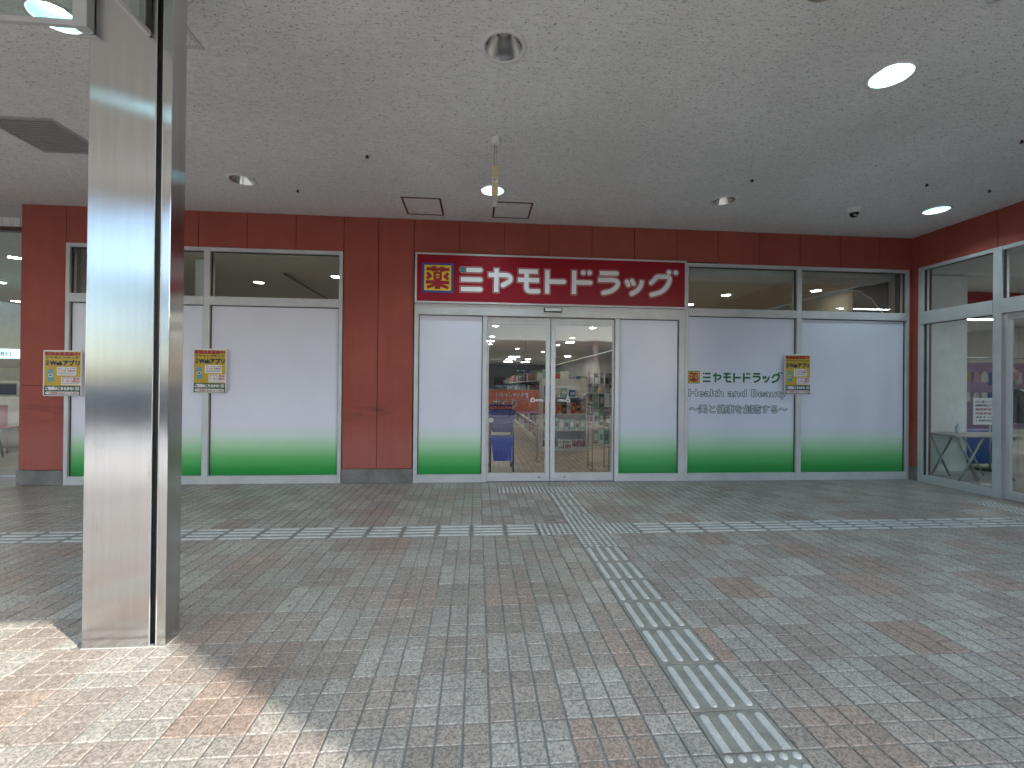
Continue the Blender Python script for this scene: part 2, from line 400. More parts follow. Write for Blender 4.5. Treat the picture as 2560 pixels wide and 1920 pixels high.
_txtcache = {}
def text_mesh(s, offset=0.0, extrude=0.0):
    key = (s, offset, extrude)
    if key in _txtcache: return _txtcache[key].copy()
    cu = bpy.data.curves.new('t', 'FONT'); cu.body = s; cu.size = 1.0; cu.offset = offset; cu.extrude = extrude; cu.resolution_u = 3
    o = bpy.data.objects.new('t', cu); COL.objects.link(o)
    dg = bpy.context.evaluated_depsgraph_get(); dg.update()
    me = bpy.data.meshes.new_from_object(o.evaluated_get(dg))
    bpy.data.objects.remove(o); bpy.data.curves.remove(cu)
    _txtcache[key] = me
    return me.copy()
def text_into(mb, s, x0, x1, z0, z1, y, mi=0, offset=0.0, ref=None):
    """flat lettering fitted in a rectangle of the x,z plane at depth y (faces -y)"""
    me = text_mesh(s, offset)
    if not me.vertices: return
    box = ref or me
    xs = [v.co.x for v in box.vertices]; zs = [v.co.y for v in box.vertices]
    ax, bx_, az, bz = min(xs), max(xs), min(zs), max(zs)
    n = len(mb.v)
    for v in me.vertices:
        mb.v.append((x0+(v.co.x-ax)/(bx_-ax)*(x1-x0), y, z0+(v.co.y-az)/(bz-az)*(z1-z0)))
    for f in me.polygons:
        mb.f.append(tuple(n+i for i in f.vertices)); mb.mi.append(mi); mb.smooth.append(False)

def text_bold(mb, s, x0, x1, z0, z1, y, mi, r):
    """bold lettering: the glyphs laid eight times round a small circle, each a hair in front of the last"""
    for k in range(8):
        a = math.pi*k/4; dx, dz = r*math.cos(a), r*math.sin(a)
        text_into(mb, s, x0+dx, x1+dx, z0+dz, z1+dz, y-0.00005*k, mi)
def stroke_outline(pts, w, caps):
    """2D outline of a thick stroke; caps: s square, r round per end"""
    P = [Vector(p) for p in pts]; h = w/2
    if len(P) == 1:
        return [(P[0].x+h*math.cos(2*math.pi*i/24), P[0].y+h*math.sin(2*math.pi*i/24)) for i in range(24)]
    # smooth corners with a Catmull-Rom pass when more than 3 points
    if len(P) > 3:
        Q = [P[0]]
        for i in range(len(P)-1):
            p0, p1, p2, p3 = P[max(i-1,0)], P[i], P[i+1], P[min(i+2,len(P)-1)]
            for t in (0.25, 0.5, 0.75, 1.0):
                Q.append(0.5*((2*p1)+(-p0+p2)*t+(2*p0-5*p1+4*p2-p3)*t*t+(-p0+3*p1-3*p2+p3)*t**3))
        P = Q
    L, Rr = [], []
    for i, p in enumerate(P):
        a = P[max(i-1,0)]; b = P[min(i+1,len(P)-1)]; d = (b-a).normalized(); n = Vector((-d.y, d.x))
        L.append(p+n*h); Rr.append(p-n*h)
    out = list(L)
    def cap(c, frm, steps=10):
        a0 = math.atan2(frm.y-c.y, frm.x-c.x)
        return [Vector((c.x+h*math.cos(a0-math.pi*k/steps), c.y+h*math.sin(a0-math.pi*k/steps))) for k in range(1, steps)]
    if caps[1] == 'r': out += cap(P[-1], L[-1])
    out += Rr[::-1]
    if caps[0] == 'r': out += cap(P[0], Rr[0])
    return [(v.x, v.y) for v in out]

ORD = ['leftmost','second','third','fourth','fifth','sixth','seventh','eighth','rightmost','tenth']
def nth(k, n, what): return ('leftmost ' if k == 0 else 'rightmost ' if k == n-1 else ORD[k]+' ')+what+('' if k in (0, n-1) else ' from the left')

# ------------------------------------------------------------------ main dimensions
F = 0.310          # face of the red wall panels
FR = 0.296         # face of the aluminium frames
CZ = 3.483         # canopy ceiling
SX = 5.385         # face of the side wall
SOF = 3.00         # shop ceiling
YE = -6.74         # front edge of the canopy

# ------------------------------------------------------------------ ground and floor
g = MB(); g.quad((-160,-160,-0.16),(160,-160,-0.16),(160,40,-0.16),(-160,40,-0.16)); tag(g.build('ground', 'asphalt'), kind='structure')
g = MB(); g.box(-40, 40, -13.2, YE-0.6, -0.15, -0.004); pz = g.build('plaza', 'paving'); tag(pz, kind='structure')
g = MB(); g.box(-18, 18, YE-0.6, 0.30, -0.15, -0.0055); floor = g.build('floor', 'mortar'); tag(floor, kind='structure')
g = MB(); g.box(-6.45, 5.30, 0.301, 30.0, -0.15, -0.0055); shop_floor = g.build('shop_floor', 'mortar'); tag(shop_floor, kind='structure')

LIGHT, TAUPE, ROSE = (0.398, 0.374, 0.342), (0.350, 0.306, 0.274), (0.352, 0.275, 0.236)
RED_BLOCKS = {(-10,-13),(-9,-8),(-8,-11),(-7,-13),(-7,-12),(-6,-7),(-5,-10),(-3,-10),(-3,-3),(-2,-14),(-1,-12),(0,-12),(1,-14),(1,-4),(2,-10),(3,-7),(3,-5),(4,-12),(5,-10),(5,-8),(6,-9),(8,-10),(12,-7),(-15,-6),(-14,-9),(-12,-15),(4,-15),(-9,-17),(9,-14),(9,-5),(-11,-5),(14,-9)}
_bc = {}
def block_col(bu, bv):
    """3 x 3 tile blocks: a chequer of pale and taupe with scattered rose blocks"""
    k = (bu, bv)
    if k not in _bc:
        rnd = random.Random(bu*7919+bv*104729+5)
        near_known = -11 < bu < 9 and -15 < bv < -6
        if k in RED_BLOCKS or (not near_known and rnd.random() < 0.05): c = ROSE
        else: c = LIGHT if (bu+bv) % 2 else TAUPE
        j = 0.94+0.12*rnd.random(); _bc[k] = tuple(x*j for x in c)
    return _bc[k]
T0, T1, TCH = 0.0043, 0.0957, 0.0022      # tile inside its 0.1 m cell
def tile_geo(x, y, top=0.0):
    a, b, c = T0, T1, TCH; z0, z1 = -0.006, top
    lo = [(x+a,y+a,z1-c),(x+b,y+a,z1-c),(x+b,y+b,z1-c),(x+a,y+b,z1-c)]
    hi = [(x+a+c,y+a+c,z1),(x+b-c,y+a+c,z1),(x+b-c,y+b-c,z1),(x+a+c,y+b-c,z1)]
    bt = [(p[0],p[1],z0) for p in lo]
    V = bt+lo+hi
    Fc = [(8,9,10,11)]
    for i in range(4):
        j = (i+1) % 4; Fc += [(4+i,4+j,8+j,8+i),(i,j,4+j,4+i)]
    return V, Fc
# cells taken by tactile blocks
TACT = {}     # (u, row) -> kind ; row k covers y in [-0.3(k+1), -0.3k]
for u in (-2,-1,0,1,2): TACT[(u,0)] = 'dot'
for k in (1,2,3): TACT[(0,k)] = 'bar_y'
for k in (4,5,6): TACT[(0,k)] = 'dot'
TACT[(-1,5)] = 'dot'; TACT[(1,5)] = 'dot'
for u in range(-27, -1): TACT[(u,5)] = 'bar_x'
for u in range(2, 15): TACT[(u,5)] = 'bar_x'
for u in (15, 16): TACT[(u,5)] = 'dot'
for k in range(7, 13): TACT[(0,k)] = 'bar_y'
for k in (3, 4, 6, 7): TACT[(16,k)] = 'dot'
taken = set()
for (u, k) in TACT:
    for i in range(3):
        for j in range(3): taken.add((3*u+i, -3*(k+1)+j))
for j in range(-47, -39):
    for i in range(3): taken.add((i, j))
def to_px(p):
    d = Vector(p)-CAM; z = d.dot(fw)
    return (1280+FPX*d.dot(rr)/z, 960-FPX*d.dot(uu)/z, z) if z > 0.2 else (0, 0, -1)
cells = []
for i in range(-92, 54):
    for j in range(-73, 3):
        if (i, j) in taken: continue
        x, y = i*0.1, j*0.1
        if -2.754 < x+0.05 < -2.37 and -3.31 < y+0.05 < -3.2: continue
        cells.append((i, j))
big = []
for i, j in cells:
    q = [to_px((i*0.1+a, j*0.1+b, 0)) for a, b in ((0,0),(0.1,0),(0.1,0.1),(0,0.1))]
    if min(p[2] for p in q) < 0.3: continue
    cx = sum(p[0] for p in q)/4; cy = sum(p[1] for p in q)/4
    if not (0 <= cx <= 2560 and 0 <= cy <= 1920): continue
    ar = abs(sum(q[a][0]*q[(a+1)%4][1]-q[(a+1)%4][0]*q[a][1] for a in range(4)))/2
    big.append((ar, i, j))
big.sort(reverse=True)
near = {(i, j) for _, i, j in big[:300]}
def col_attr(me, cols):
    at = me.color_attributes.new('Col', 'FLOAT_COLOR', 'CORNER')
    arr = []
    for p in me.polygons:
        c = cols[p.index]
        for _ in p.loop_indices: arr += [c[0], c[1], c[2], 1.0]
    at.data.foreach_set('color', arr)
def tile_field(name, cl, parent, colf, top=0.0):
    V, Fc, C_ = [], [], []
    for i, j in cl:
        rnd = random.Random(i*31+j*17); dz = rnd.uniform(-0.0005, 0.0005)
        v, f = tile_geo(i*0.1, j*0.1, top+dz); n = len(V); V += v; Fc += [tuple(n+a for a in q) for q in f]
        c = colf(i, j); k = 0.93+0.14*rnd.random(); C_ += [tuple(a*k for a in c)]*len(f)
    me = bpy.data.meshes.new(name); me.from_pydata(V, [], Fc); me.materials.append(M['tile']); col_attr(me, C_); me.update()
    o = obj(name, me, parent); tag(o, kind='stuff'); return o
colf = lambda i, j: block_col(math.floor((i-1)/3), math.floor(j/3))
tile_field('tile_field', [c for c in cells if c not in near], floor, colf)
_tm = {}
for i, j in sorted(near):
    rnd = random.Random(i*31+j*17); c = colf(i, j); lv = rnd.randrange(5)
    key = (tuple(round(a, 3) for a in c), lv)
    if key not in _tm:
        V, Fc = tile_geo(0, 0); me = bpy.data.meshes.new('tile'); me.from_pydata(V, [], Fc); me.materials.append(M['tile'])
        col_attr(me, [tuple(a*(0.93+0.035*lv) for a in c)]*len(Fc)); me.update(); _tm[key] = me
    obj('tile', _tm[key], floor, (i*0.1, j*0.1, rnd.uniform(-0.0005, 0.0005)))
shop_cols = lambda i, j: tuple(a*b for a, b in zip(block_col(math.floor(i/3)+40, math.floor(j/3)), (1.0, 0.86, 0.72)))
tile_field('tile_field', [(i, j) for i in range(-30, 32) for j in range(4, 90)], shop_floor, shop_cols)

def tactile(kind, L=0.3):
    mb = MB(); mb.box(0.003, 0.297, 0.003, L-0.003, -0.006, 0.0005, 0, ch=0.0015)
    if kind == 'dot':
        n = int(L/0.05+0.01)
        for a in range(6):
            for b in range(n):
                mb.lathe([(0.0155,0.0),(0.0135,0.004),(0.0095,0.0056),(0.0,0.0060)], (0.025+a*0.05, 0.025+b*0.05, 0.0004), 10, 1)
    else:
        for a in range(4):
            x = 0.0375+a*0.075; h = 0.0165; y0, y1 = 0.018+h, (L-0.018-h if L > 0.29 else L-0.003)
            def ring(hw, z):
                o = [(x+hw*math.cos(math.pi*t/6), y1+(hw*math.sin(math.pi*t/6) if L > 0.29 else 0), z) for t in range(7)]
                o += [(x-hw*math.cos(math.pi*t/6), y0-hw*math.sin(math.pi*t/6), z) for t in range(7)]
                return o
            A, B, C_ = ring(h, 0.0004), ring(h-0.002, 0.0042), ring(h-0.005, 0.0056); n = len(mb.v); k = len(A)
            mb.v += A+B+C_
            for q in range(k):
                r = (q+1) % k
                for s0 in (0, k): mb.f.append((n+s0+q, n+s0+r, n+s0+k+r, n+s0+k+q)); mb.mi.append(1); mb.smooth.append(False)
            mb.f.append(tuple(n+2*k+q for q in range(k))); mb.mi.append(1); mb.smooth.append(False)
    return mb.mesh('tactile_block', ['tactile_plate', 'tactile_bar'])
tm_dot, tm_bar, tm_cut = tactile('dot'), tactile('bar'), tactile('bar', 0.2)
for (u, k), kind in TACT.items():
    if kind == 'bar_x':
        o = obj('tactile_block', tm_bar, floor, (u*0.3+0.3, -0.3*(k+1), 0)); o.rotation_euler.z = math.pi/2
    else: obj('tactile_block', tm_dot if kind == 'dot' else tm_bar, floor, (u*0.3, -0.3*(k+1), 0))
o = obj('tactile_block', tm_cut, floor, (0.3, -3.9, 0)); o.rotation_euler.z = math.pi
for k in range(2): obj('tactile_block', tm_dot, floor, (0, -4.4-0.3*k, 0))

# ------------------------------------------------------------------ canopy ceiling with round holes for the lamps
LAMPS = [(-0.71,-2.755,False), (1.99,-2.748,True), (-3.41,-2.75,True), (-3.41,-0.635,False), (-0.715,-0.655,True), (1.99,-0.655,False),
         (4.68,-0.66,True), (-3.41,-4.85,True), (-0.71,-4.85,True), (1.99,-4.85,True), (-3.41,-6.1,True), (-0.71,-6.1,True)]  # row nearest the canopy edge is added for its streak on the column
HOLE = 0.124
def ceiling():
    mb = MB(); hs = 0.2
    xs = sorted({-14.0, SX+0.02} | {round(l[0]-hs, 4) for l in LAMPS} | {round(l[0]+hs, 4) for l in LAMPS})
    ys = sorted({YE, 0.62} | {round(l[1]-hs, 4) for l in LAMPS} | {round(l[1]+hs, 4) for l in LAMPS})
    cell = {}
    for l in LAMPS: cell[(round(l[0]-hs,4), round(l[1]-hs,4))] = l
    done = []
    # lamps of one row differ slightly in y, so cut rows per column band
    for i in range(len(xs)-1):
        x0, x1 = xs[i], xs[i+1]
        here = sorted([l for l in LAMPS if l[0]-hs <= x0+1e-4 and l[0]+hs >= x1-1e-4], key=lambda l: l[1])
        y = YE
        for l in here:
            mb.quad((x0,y,CZ),(x0,l[1]-hs,CZ),(x1,l[1]-hs,CZ),(x1,y,CZ)); y = l[1]+hs
            if l not in done:
                done.append(l); seg = 32; c = l
                def sq(a):
                    t = max(abs(math.cos(a)), abs(math.sin(a))); return (c[0]+hs*math.cos(a)/t, c[1]+hs*math.sin(a)/t, CZ)
                for k in range(seg):
                    a0, a1 = 2*math.pi*k/seg, 2*math.pi*(k+1)/seg
                    mb.quad(sq(a0), (c[0]+HOLE*math.cos(a0), c[1]+HOLE*math.sin(a0), CZ), (c[0]+HOLE*math.cos(a1), c[1]+HOLE*math.sin(a1), CZ), sq(a1))
        mb.quad((x0,y,CZ),(x0,0.62,CZ),(x1,0.62,CZ),(x1,y,CZ))
    mb.quad((-14,0.62,CZ),(-14,0.95,CZ),(-6.40,0.95,CZ),(-6.40,0.62,CZ))
    o = mb.build('ceiling', 'ceiling'); tag(o, kind='structure')
LAMPS = [(round(a,3), round(b,3), c) for a, b, c in LAMPS]
# keep lamp columns aligned so the bands do not overlap
colx = {-0.71:-0.712, -0.715:-0.712}
LAMPS = [(colx.get(a, a), b, c) for a, b, c in LAMPS]
ceiling()
g = MB(); g.box(-14, 14, YE-0.02, 0.959, CZ+0.32, CZ+0.75); g.box(-14, SX+0.4, YE-0.14, YE-0.002, CZ-0.10, CZ+0.75)
tag(g.build('canopy_roof', 'far_wall'), kind='structure')

def downlight(lit):
    t = thing('ceiling_downlight', 'x', 'ceiling light')
    r = MB(); r.lathe([(0.1235,0.012),(0.118,-0.006),(0.130,-0.012),(0.146,-0.008),(0.148,-0.001)], seg=36); r.build('trim_ring', 'white', t)
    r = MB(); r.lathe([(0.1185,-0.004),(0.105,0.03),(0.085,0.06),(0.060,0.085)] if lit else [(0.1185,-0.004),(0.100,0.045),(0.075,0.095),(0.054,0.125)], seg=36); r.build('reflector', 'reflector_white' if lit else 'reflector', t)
    b = MB()
    if lit: b.lathe([(0.062,0.085),(0.05,0.076),(0.03,0.070),(0.0,0.068)], seg=24); b.build('lamp', 'bulb_on', t)
    else:
        b.lathe([(0.056,0.126),(0.050,0.112),(0.036,0.094),(0.016,0.083),(0.0,0.080)], seg=24); b.build('lamp', 'bulb_off', t)
    c = MB(); c.lathe([(0.122,0.02),(0.122,0.2),(0.0,0.2)], seg=24); c.build('housing', 'black', t)
    return t
dl = {True: downlight(True), False: downlight(False)}; usedl = {True: False, False: False}
LAB = {(-0.712,-2.755): 'unlit silver downlight in the ceiling nearest above the shop entrance', (1.99,-2.748): 'large lit downlight glowing in the ceiling at upper right',
       (-3.41,-2.75): 'lit downlight behind the glass barrier beside the steel column', (-3.41,-0.635): 'unlit downlight in the ceiling right of the steel column',
       (-0.712,-0.655): 'lit downlight behind the hanging stick sign', (1.99,-0.655): 'unlit downlight above the right end of the red shop sign',
       (4.68,-0.66): 'lit downlight near the corner of the two red walls',
       (-3.41,-4.85): 'lit downlight in the ceiling behind the viewer, left', (-0.712,-4.85): 'lit downlight in the ceiling straight above the viewer', (1.99,-4.85): 'lit downlight in the ceiling above the viewer, right',
       (-3.41,-6.1): 'lit downlight added near the canopy edge behind the viewer, left, for a streak on the column', (-0.712,-6.1): 'lit downlight added near the canopy edge straight behind the viewer for a streak on the column'}
for a, b, lit in LAMPS:
    d = dl[lit] if not usedl[lit] else copy_tree(dl[lit]); usedl[lit] = True
    d.location = (a, b, CZ); d['group'] = 'downlights in the canopy ceiling'
    d['label'] = LAB.get((a, b), ('lit' if lit else 'unlit')+' downlight in the canopy ceiling outside the picture')
    d['category'] = 'ceiling light'

# ------------------------------------------------------------------ red storefront wall
wall = thing('storefront_wall', 'red painted panel wall carrying the shop front under the canopy', 'wall', (0, F, 0))
wm = MB()
GAP = 0.007
def wpanel(x0, x1, z0, z1, parent=wall, d=0.022):
    mb = MB(); mb.box(x0+GAP/2, x1-GAP/2, 0, d, z0+GAP/2, z1-GAP/2, ch=0.002); return mb.build('panel', 'red', parent)
fx = [-6.50,-6.014,-5.62,-5.02,-4.417,-3.825,-3.219,-2.614,-2.169,-1.711,-1.115,-0.515,0.085,0.68,1.275,1.87,2.47,3.076,3.681,4.286,4.882,SX+0.03]
for a, b in zip(fx[:-1], fx[1:]):
    if (a, b) == (-6.50, -6.014):
        wpanel(a, b+0.03, 1.235, CZ); wpanel(a, b+0.03, 0.19, 1.235)
    elif a == -6.014: wpanel(-5.984, b, 3.022, CZ)
    elif a in (-2.614, -2.169): wpanel(a, b, 0.187, CZ)
    else: wpanel(a, b, 3.036 if -1.72 < a < 2.0 else 3.022, CZ)
wpanel(5.345, SX+0.03, 0.187, 3.022)
core = MB()
for x0, x1, z0, z1 in [(-6.495,-5.99,0.0,CZ),(-5.99,-2.60,3.03,CZ),(-2.60,-1.715,0.0,CZ),(-1.715,5.35,3.045,CZ),(5.35,SX+0.25,0.0,CZ)]:
    core.box(x0, x1, 0.016, 0.22, z0, z1)
core.box(-6.49, SX+0.25, 0.2205, 0.31, SOF+0.02, CZ+0.3)
core.build('wall_core', 'red_joint', wall)
for x0, x1 in [(-6.515,-5.985),(-2.612,-1.704),(5.342,SX+0.02)]:
    bx('skirting', 'concrete', wall, x0, x1, -0.012, 0.016, 0.001, 0.185, ch=0.003)
g = MB(); g.box(-14, 14, 0.96, 1.2, CZ+0.02, 9.0); g.box(-14, 14, 0.61, 0.955, CZ+0.74, 4.6); tag(g.build('upper_wall', 'far_wall'), kind='structure')
bx('pillar_return', 'red', wall, -6.497, -6.40, 0.024, 0.60, 0.19, CZ-0.002)

# ------------------------------------------------------------------ windows with film
def window_unit(name, label, x0, x1, xm0, xm1, lettering=False):
    t = thing(name, label, 'window', ((x0+x1)/2, FR, 0)); ox = (x0+x1)/2
    f = MB()
    w_ = 0.045
    f.box(x0-ox, x0-ox+w_, 0, 0.10, 0.001, 3.02, ch=0.002); f.box(x1-ox-w_, x1-ox, 0, 0.10, 0.001, 3.02, ch=0.002)
    f.box(x0-ox+w_, x1-ox-w_, 0.001, 0.10, 2.972, 3.02, ch=0.002)
    f.build('frame', 'alu', t)
    bx('mullion', 'alu', t, xm0-ox, xm1-ox, -0.003, 0.10, 0.001, 2.9715, ch=0.002)
    for a, b in ((x0+w_, xm0), (xm1, x1-w_)):
        a -= ox; b -= ox
        tr = bx('transom', 'alu', t, a, b, -0.006, 0.095, 2.285, 2.392, ch=0.002)
        sc_ = MB()
        for sx_ in (a+0.08, b-0.08): sc_.box(sx_-0.006, sx_+0.006, -0.0078, -0.0055, 2.376, 2.382)
        sc_.build('screw', 'alu_dark', tr)
        bx('sill_rail', 'alu', t, a, b, 0.001, 0.10, 0.001, 0.108, ch=0.002)
        gk = MB(); gk.box(a, b, 0.03, 0.05, 2.962, 2.9715); gk.box(a, a+0.012, 0.03, 0.05, 2.3925, 2.962); gk.box(b-0.012, b, 0.03, 0.05, 2.3925, 2.962)
        gk.box(a, b, 0.03, 0.05, 2.276, 2.2845); gk.box(b-0.012, b, 0.03, 0.05, 0.1085, 2.276); gk.box(a, a+0.012, 0.03, 0.05, 0.1085, 2.276)
        gk.build('gasket', 'alu_dark', t)
        bx('pane', 'glass', t, a+0.002, b-0.002, 0.045, 0.053, 2.3925, 2.9715)
        bx('film_panel', 'film', t, a+0.013, b-0.013, 0.036, 0.044, 0.1085, 2.275)
    return t
winL = window_unit('shop_window', 'wide shop window with white and green film left of the entrance', -5.974, -2.622, -4.340, -4.268)
winR = window_unit('shop_window', 'wide shop window with green shop lettering right of the entrance', 1.997, 5.340, 3.628, 3.698)

# ------------------------------------------------------------------ entrance
ent = thing('entrance_screen', 'aluminium entrance screen with two film panels around the sliding doors', 'entrance', (0.12, FR, 0))
def ex(x): return x-0.12
for xa, xb, zt in ((-1.695, -1.642, 2.366), (-0.795, -0.735, 2.222), (1.010, 1.070, 2.222), (1.912, 1.995, 2.366)):
    bx('post', 'alu', ent, ex(xa), ex(xb), 0, 0.12, 0.001, zt, ch=0.002)
bx('header', 'alu', ent, ex(-1.64), ex(1.911), -0.022, 0.12, 2.2225, 2.366, ch=0.002)
hd = bx('door_track_cover', 'alu', ent, ex(-1.64), ex(1.911), -0.0255, -0.0225, 2.345, 2.364)
for a, b in ((-1.6415, -0.7955), (1.0705, 1.9115)):
    bx('film_panel', 'film', ent, ex(a)+0.010, ex(b)-0.010, 0.030, 0.040, 0.1085, 2.214)
    bx('sill_rail', 'alu', ent, ex(a), ex(b), 0.002, 0.11, 0.001, 0.108, ch=0.002)
    gk = MB(); a_, b_ = ex(a), ex(b); gk.box(a_, b_, 0.024, 0.045, 2.2145, 2.222); gk.box(a_, a_+0.0095, 0.024, 0.045, 0.1085, 2.2145); gk.box(b_-0.0095, b_, 0.024, 0.045, 0.1085, 2.2145)
    gk.build('gasket', 'alu_dark', ent)
se = bx('sensor', 'alu_dark', ent, ex(0.020), ex(0.262), -0.062, -0.0265, 2.283, 2.342, ch=0.006)
bx('sensor_window', 'white', se, ex(0.031), ex(0.251), -0.0645, -0.0625, 2.295, 2.333)
bx('threshold', 'steel_grey', ent, ex(-0.734), ex(1.009), 0.004, 0.12, -0.004, 0.004)

def door_leaf(label, x0, x1, inner):
    t = thing('sliding_door', label, 'door', ((x0+x1)/2, 0.326, 0.006)); h = (x1-x0)/2
    s1, s2 = (0.045, 0.028) if inner == 'R' else (0.028, 0.045)   # meeting stile is wider
    if inner == 'R': sl, sr = 0.020, 0.058
    else: sl, sr = 0.064, 0.022
    f = MB(); f.box(-h, -h+sl, 0, 0.035, 0.002, 2.205, ch=0.002); f.box(h-sr, h, 0, 0.035, 0.002, 2.205, ch=0.002); f.build('stile', 'alu', t)
    bx('top_rail', 'alu', t, -h+sl, h-sr, 0.001, 0.034, 2.118, 2.205, ch=0.002)
    br = bx('bottom_rail', 'alu', t, -h+sl, h-sr, 0.001, 0.034, 0.002, 0.112, ch=0.002)
    lx = (h-sr-0.072) if inner == 'R' else (-h+sl+0.138-0.0)
    c = MB(); c.lathe([(0.0,0.006),(0.014,0.005),(0.0165,0.0)], seg=18); k = c.build('lock', 'steel_grey', br, (lx, 0.0005, 0.056)); k.rotation_euler.x = math.pi/2
    bx('pane', 'glass', t, -h+sl, h-sr, 0.014, 0.022, 0.1125, 2.1175)
    st = MB(); y = 0.0135
    cx = (-0.111 if inner == 'R' else 0.372)-(x0+x1)/2
    def blob(cx, cz, r, mi, k=3, rot=math.pi/2, n=30, am=0.13): st.poly([(cx+r*(1+am*math.cos(k*(a-rot)))*math.cos(a), y, cz+r*(1+am*math.cos(k*(a-rot)))*math.sin(a)) for a in [2*math.pi*i/n for i in range(n)]], mi)
    blob(cx, 1.097, 0.031, 0); y = 0.0128; st.poly([(cx-0.019, y, 1.083), (cx+0.019, y, 1.083), (cx, y, 1.116)], 1)
    px0, px1 = ((-0.071, 0.038) if inner == 'R' else (0.227, 0.333)); px0 -= (x0+x1)/2; px1 -= (x0+x1)/2; y = 0.0135
    r = 0.0145; st.poly([(px0+r-r*math.sin(math.pi*i/8), y, 1.094+r*math.cos(math.pi*i/8)) for i in range(9)]+[(px1-r+r*math.sin(math.pi*i/8), y, 1.094-r*math.cos(math.pi*i/8)) for i in range(9)], 0)
    text_into(st, '自動ドア', px0+0.012, px1-0.012, 1.086, 1.102, 0.0128, 2, 0.01)
    dx = (-0.334 if inner == 'R' else 0.596)-(x0+x1)/2; y = 0.0135
    blob(dx, 1.181, 0.012, 0 if inner == 'L' else 3, 3, 0, 20, 0)
    nx = (-0.671 if inner == 'R' else 0.94)-(x0+x1)/2
    blob(nx, 0.821, 0.030, 0, 3, 0, 24, 0); y = 0.0128; blob(nx, 0.821, 0.024, 4, 3, 0, 24, 0); y = 0.0122
    st.poly([(nx-0.018, y, 0.836), (nx-0.015, y, 0.839), (nx+0.018, y, 0.806), (nx+0.015, y, 0.803)], 0)
    st.build('door_sticker', ['print_white', 'ink_black', 'ink_navy', 'pink_card', 'grey'], t)
    return t
door_leaf('left sliding glass door leaf with a blue cart behind it', -0.730, 0.118, 'R')
door_leaf('right sliding glass door leaf beside the mirrored bowling banner', 0.130, 1.006, 'L')

# ------------------------------------------------------------------ shop sign
sign = thing('shop_sign', 'long red sign board with white katakana and a yellow medicine emblem', 'sign', (0.145, 0.245, 2.37))
def sxz(p): return (p[0]-0.145, p[1]-2.37)
bx('board', 'sign_red', sign, -1.806, 1.814, 0.0, 0.05, 0.022, 0.632)
f = MB()
f.box(-1.833, 1.838, -0.006, 0.064, 0.633, 0.656, ch=0.002); f.box(-1.833, 1.838, -0.006, 0.064, -0.002, 0.021, ch=0.002)
f.box(-1.833, -1.807, -0.0055, 0.063, 0.0215, 0.6325, ch=0.002); f.box(1.815, 1.838, -0.0055, 0.063, 0.0215, 0.6325, ch=0.002)
f.build('frame', 'alu', sign)
em = MB()
em.box(-1.744, -1.331, -0.004, -0.0005, 0.131, 0.522, 0); em.box(-1.712, -1.363, -0.006, -0.0041, 0.161, 0.494, 1)
YAKU = [([(352,331),(716,335)],50),([(470,286),(470,372)],78),([(600,293),(600,376)],78),
        ([(480,380),(480,512)],40),([(577,380),(577,512)],40),([(462,396),(596,396)],34),([(462,448),(596,448)],24),([(462,496),(596,496)],34),([(528,366),(524,392)],46),
        ([(362,392),(420,452)],48),([(360,492),(432,436)],48),([(700,396),(640,452)],48),([(702,496),(630,440)],48),
        ([(345,546),(713,550)],56),([(530,512),(530,660)],92),([(510,585),(362,634)],50),([(555,585),(702,640)],50)]
def yaku(mb, x0, x1, z0, z1, y, mi):
    for q, (p, w_) in enumerate(YAKU):
        k = (x1-x0)/372.0; pts = [(x0+(a-344)*k, z1-(b-286)/376.0*(z1-z0)) for a, b in p]
        mb.prism(stroke_outline(pts, w_*k, 'ss'), y-0.0002*(q+1)-0.0002, y-0.0002*(q+1), mi)
yaku(em, -1.690, -1.385, 0.178, 0.478, -0.0061, 2)
em.build('emblem', ['sign_blue', 'sign_yellow', 'ink_red'], sign)
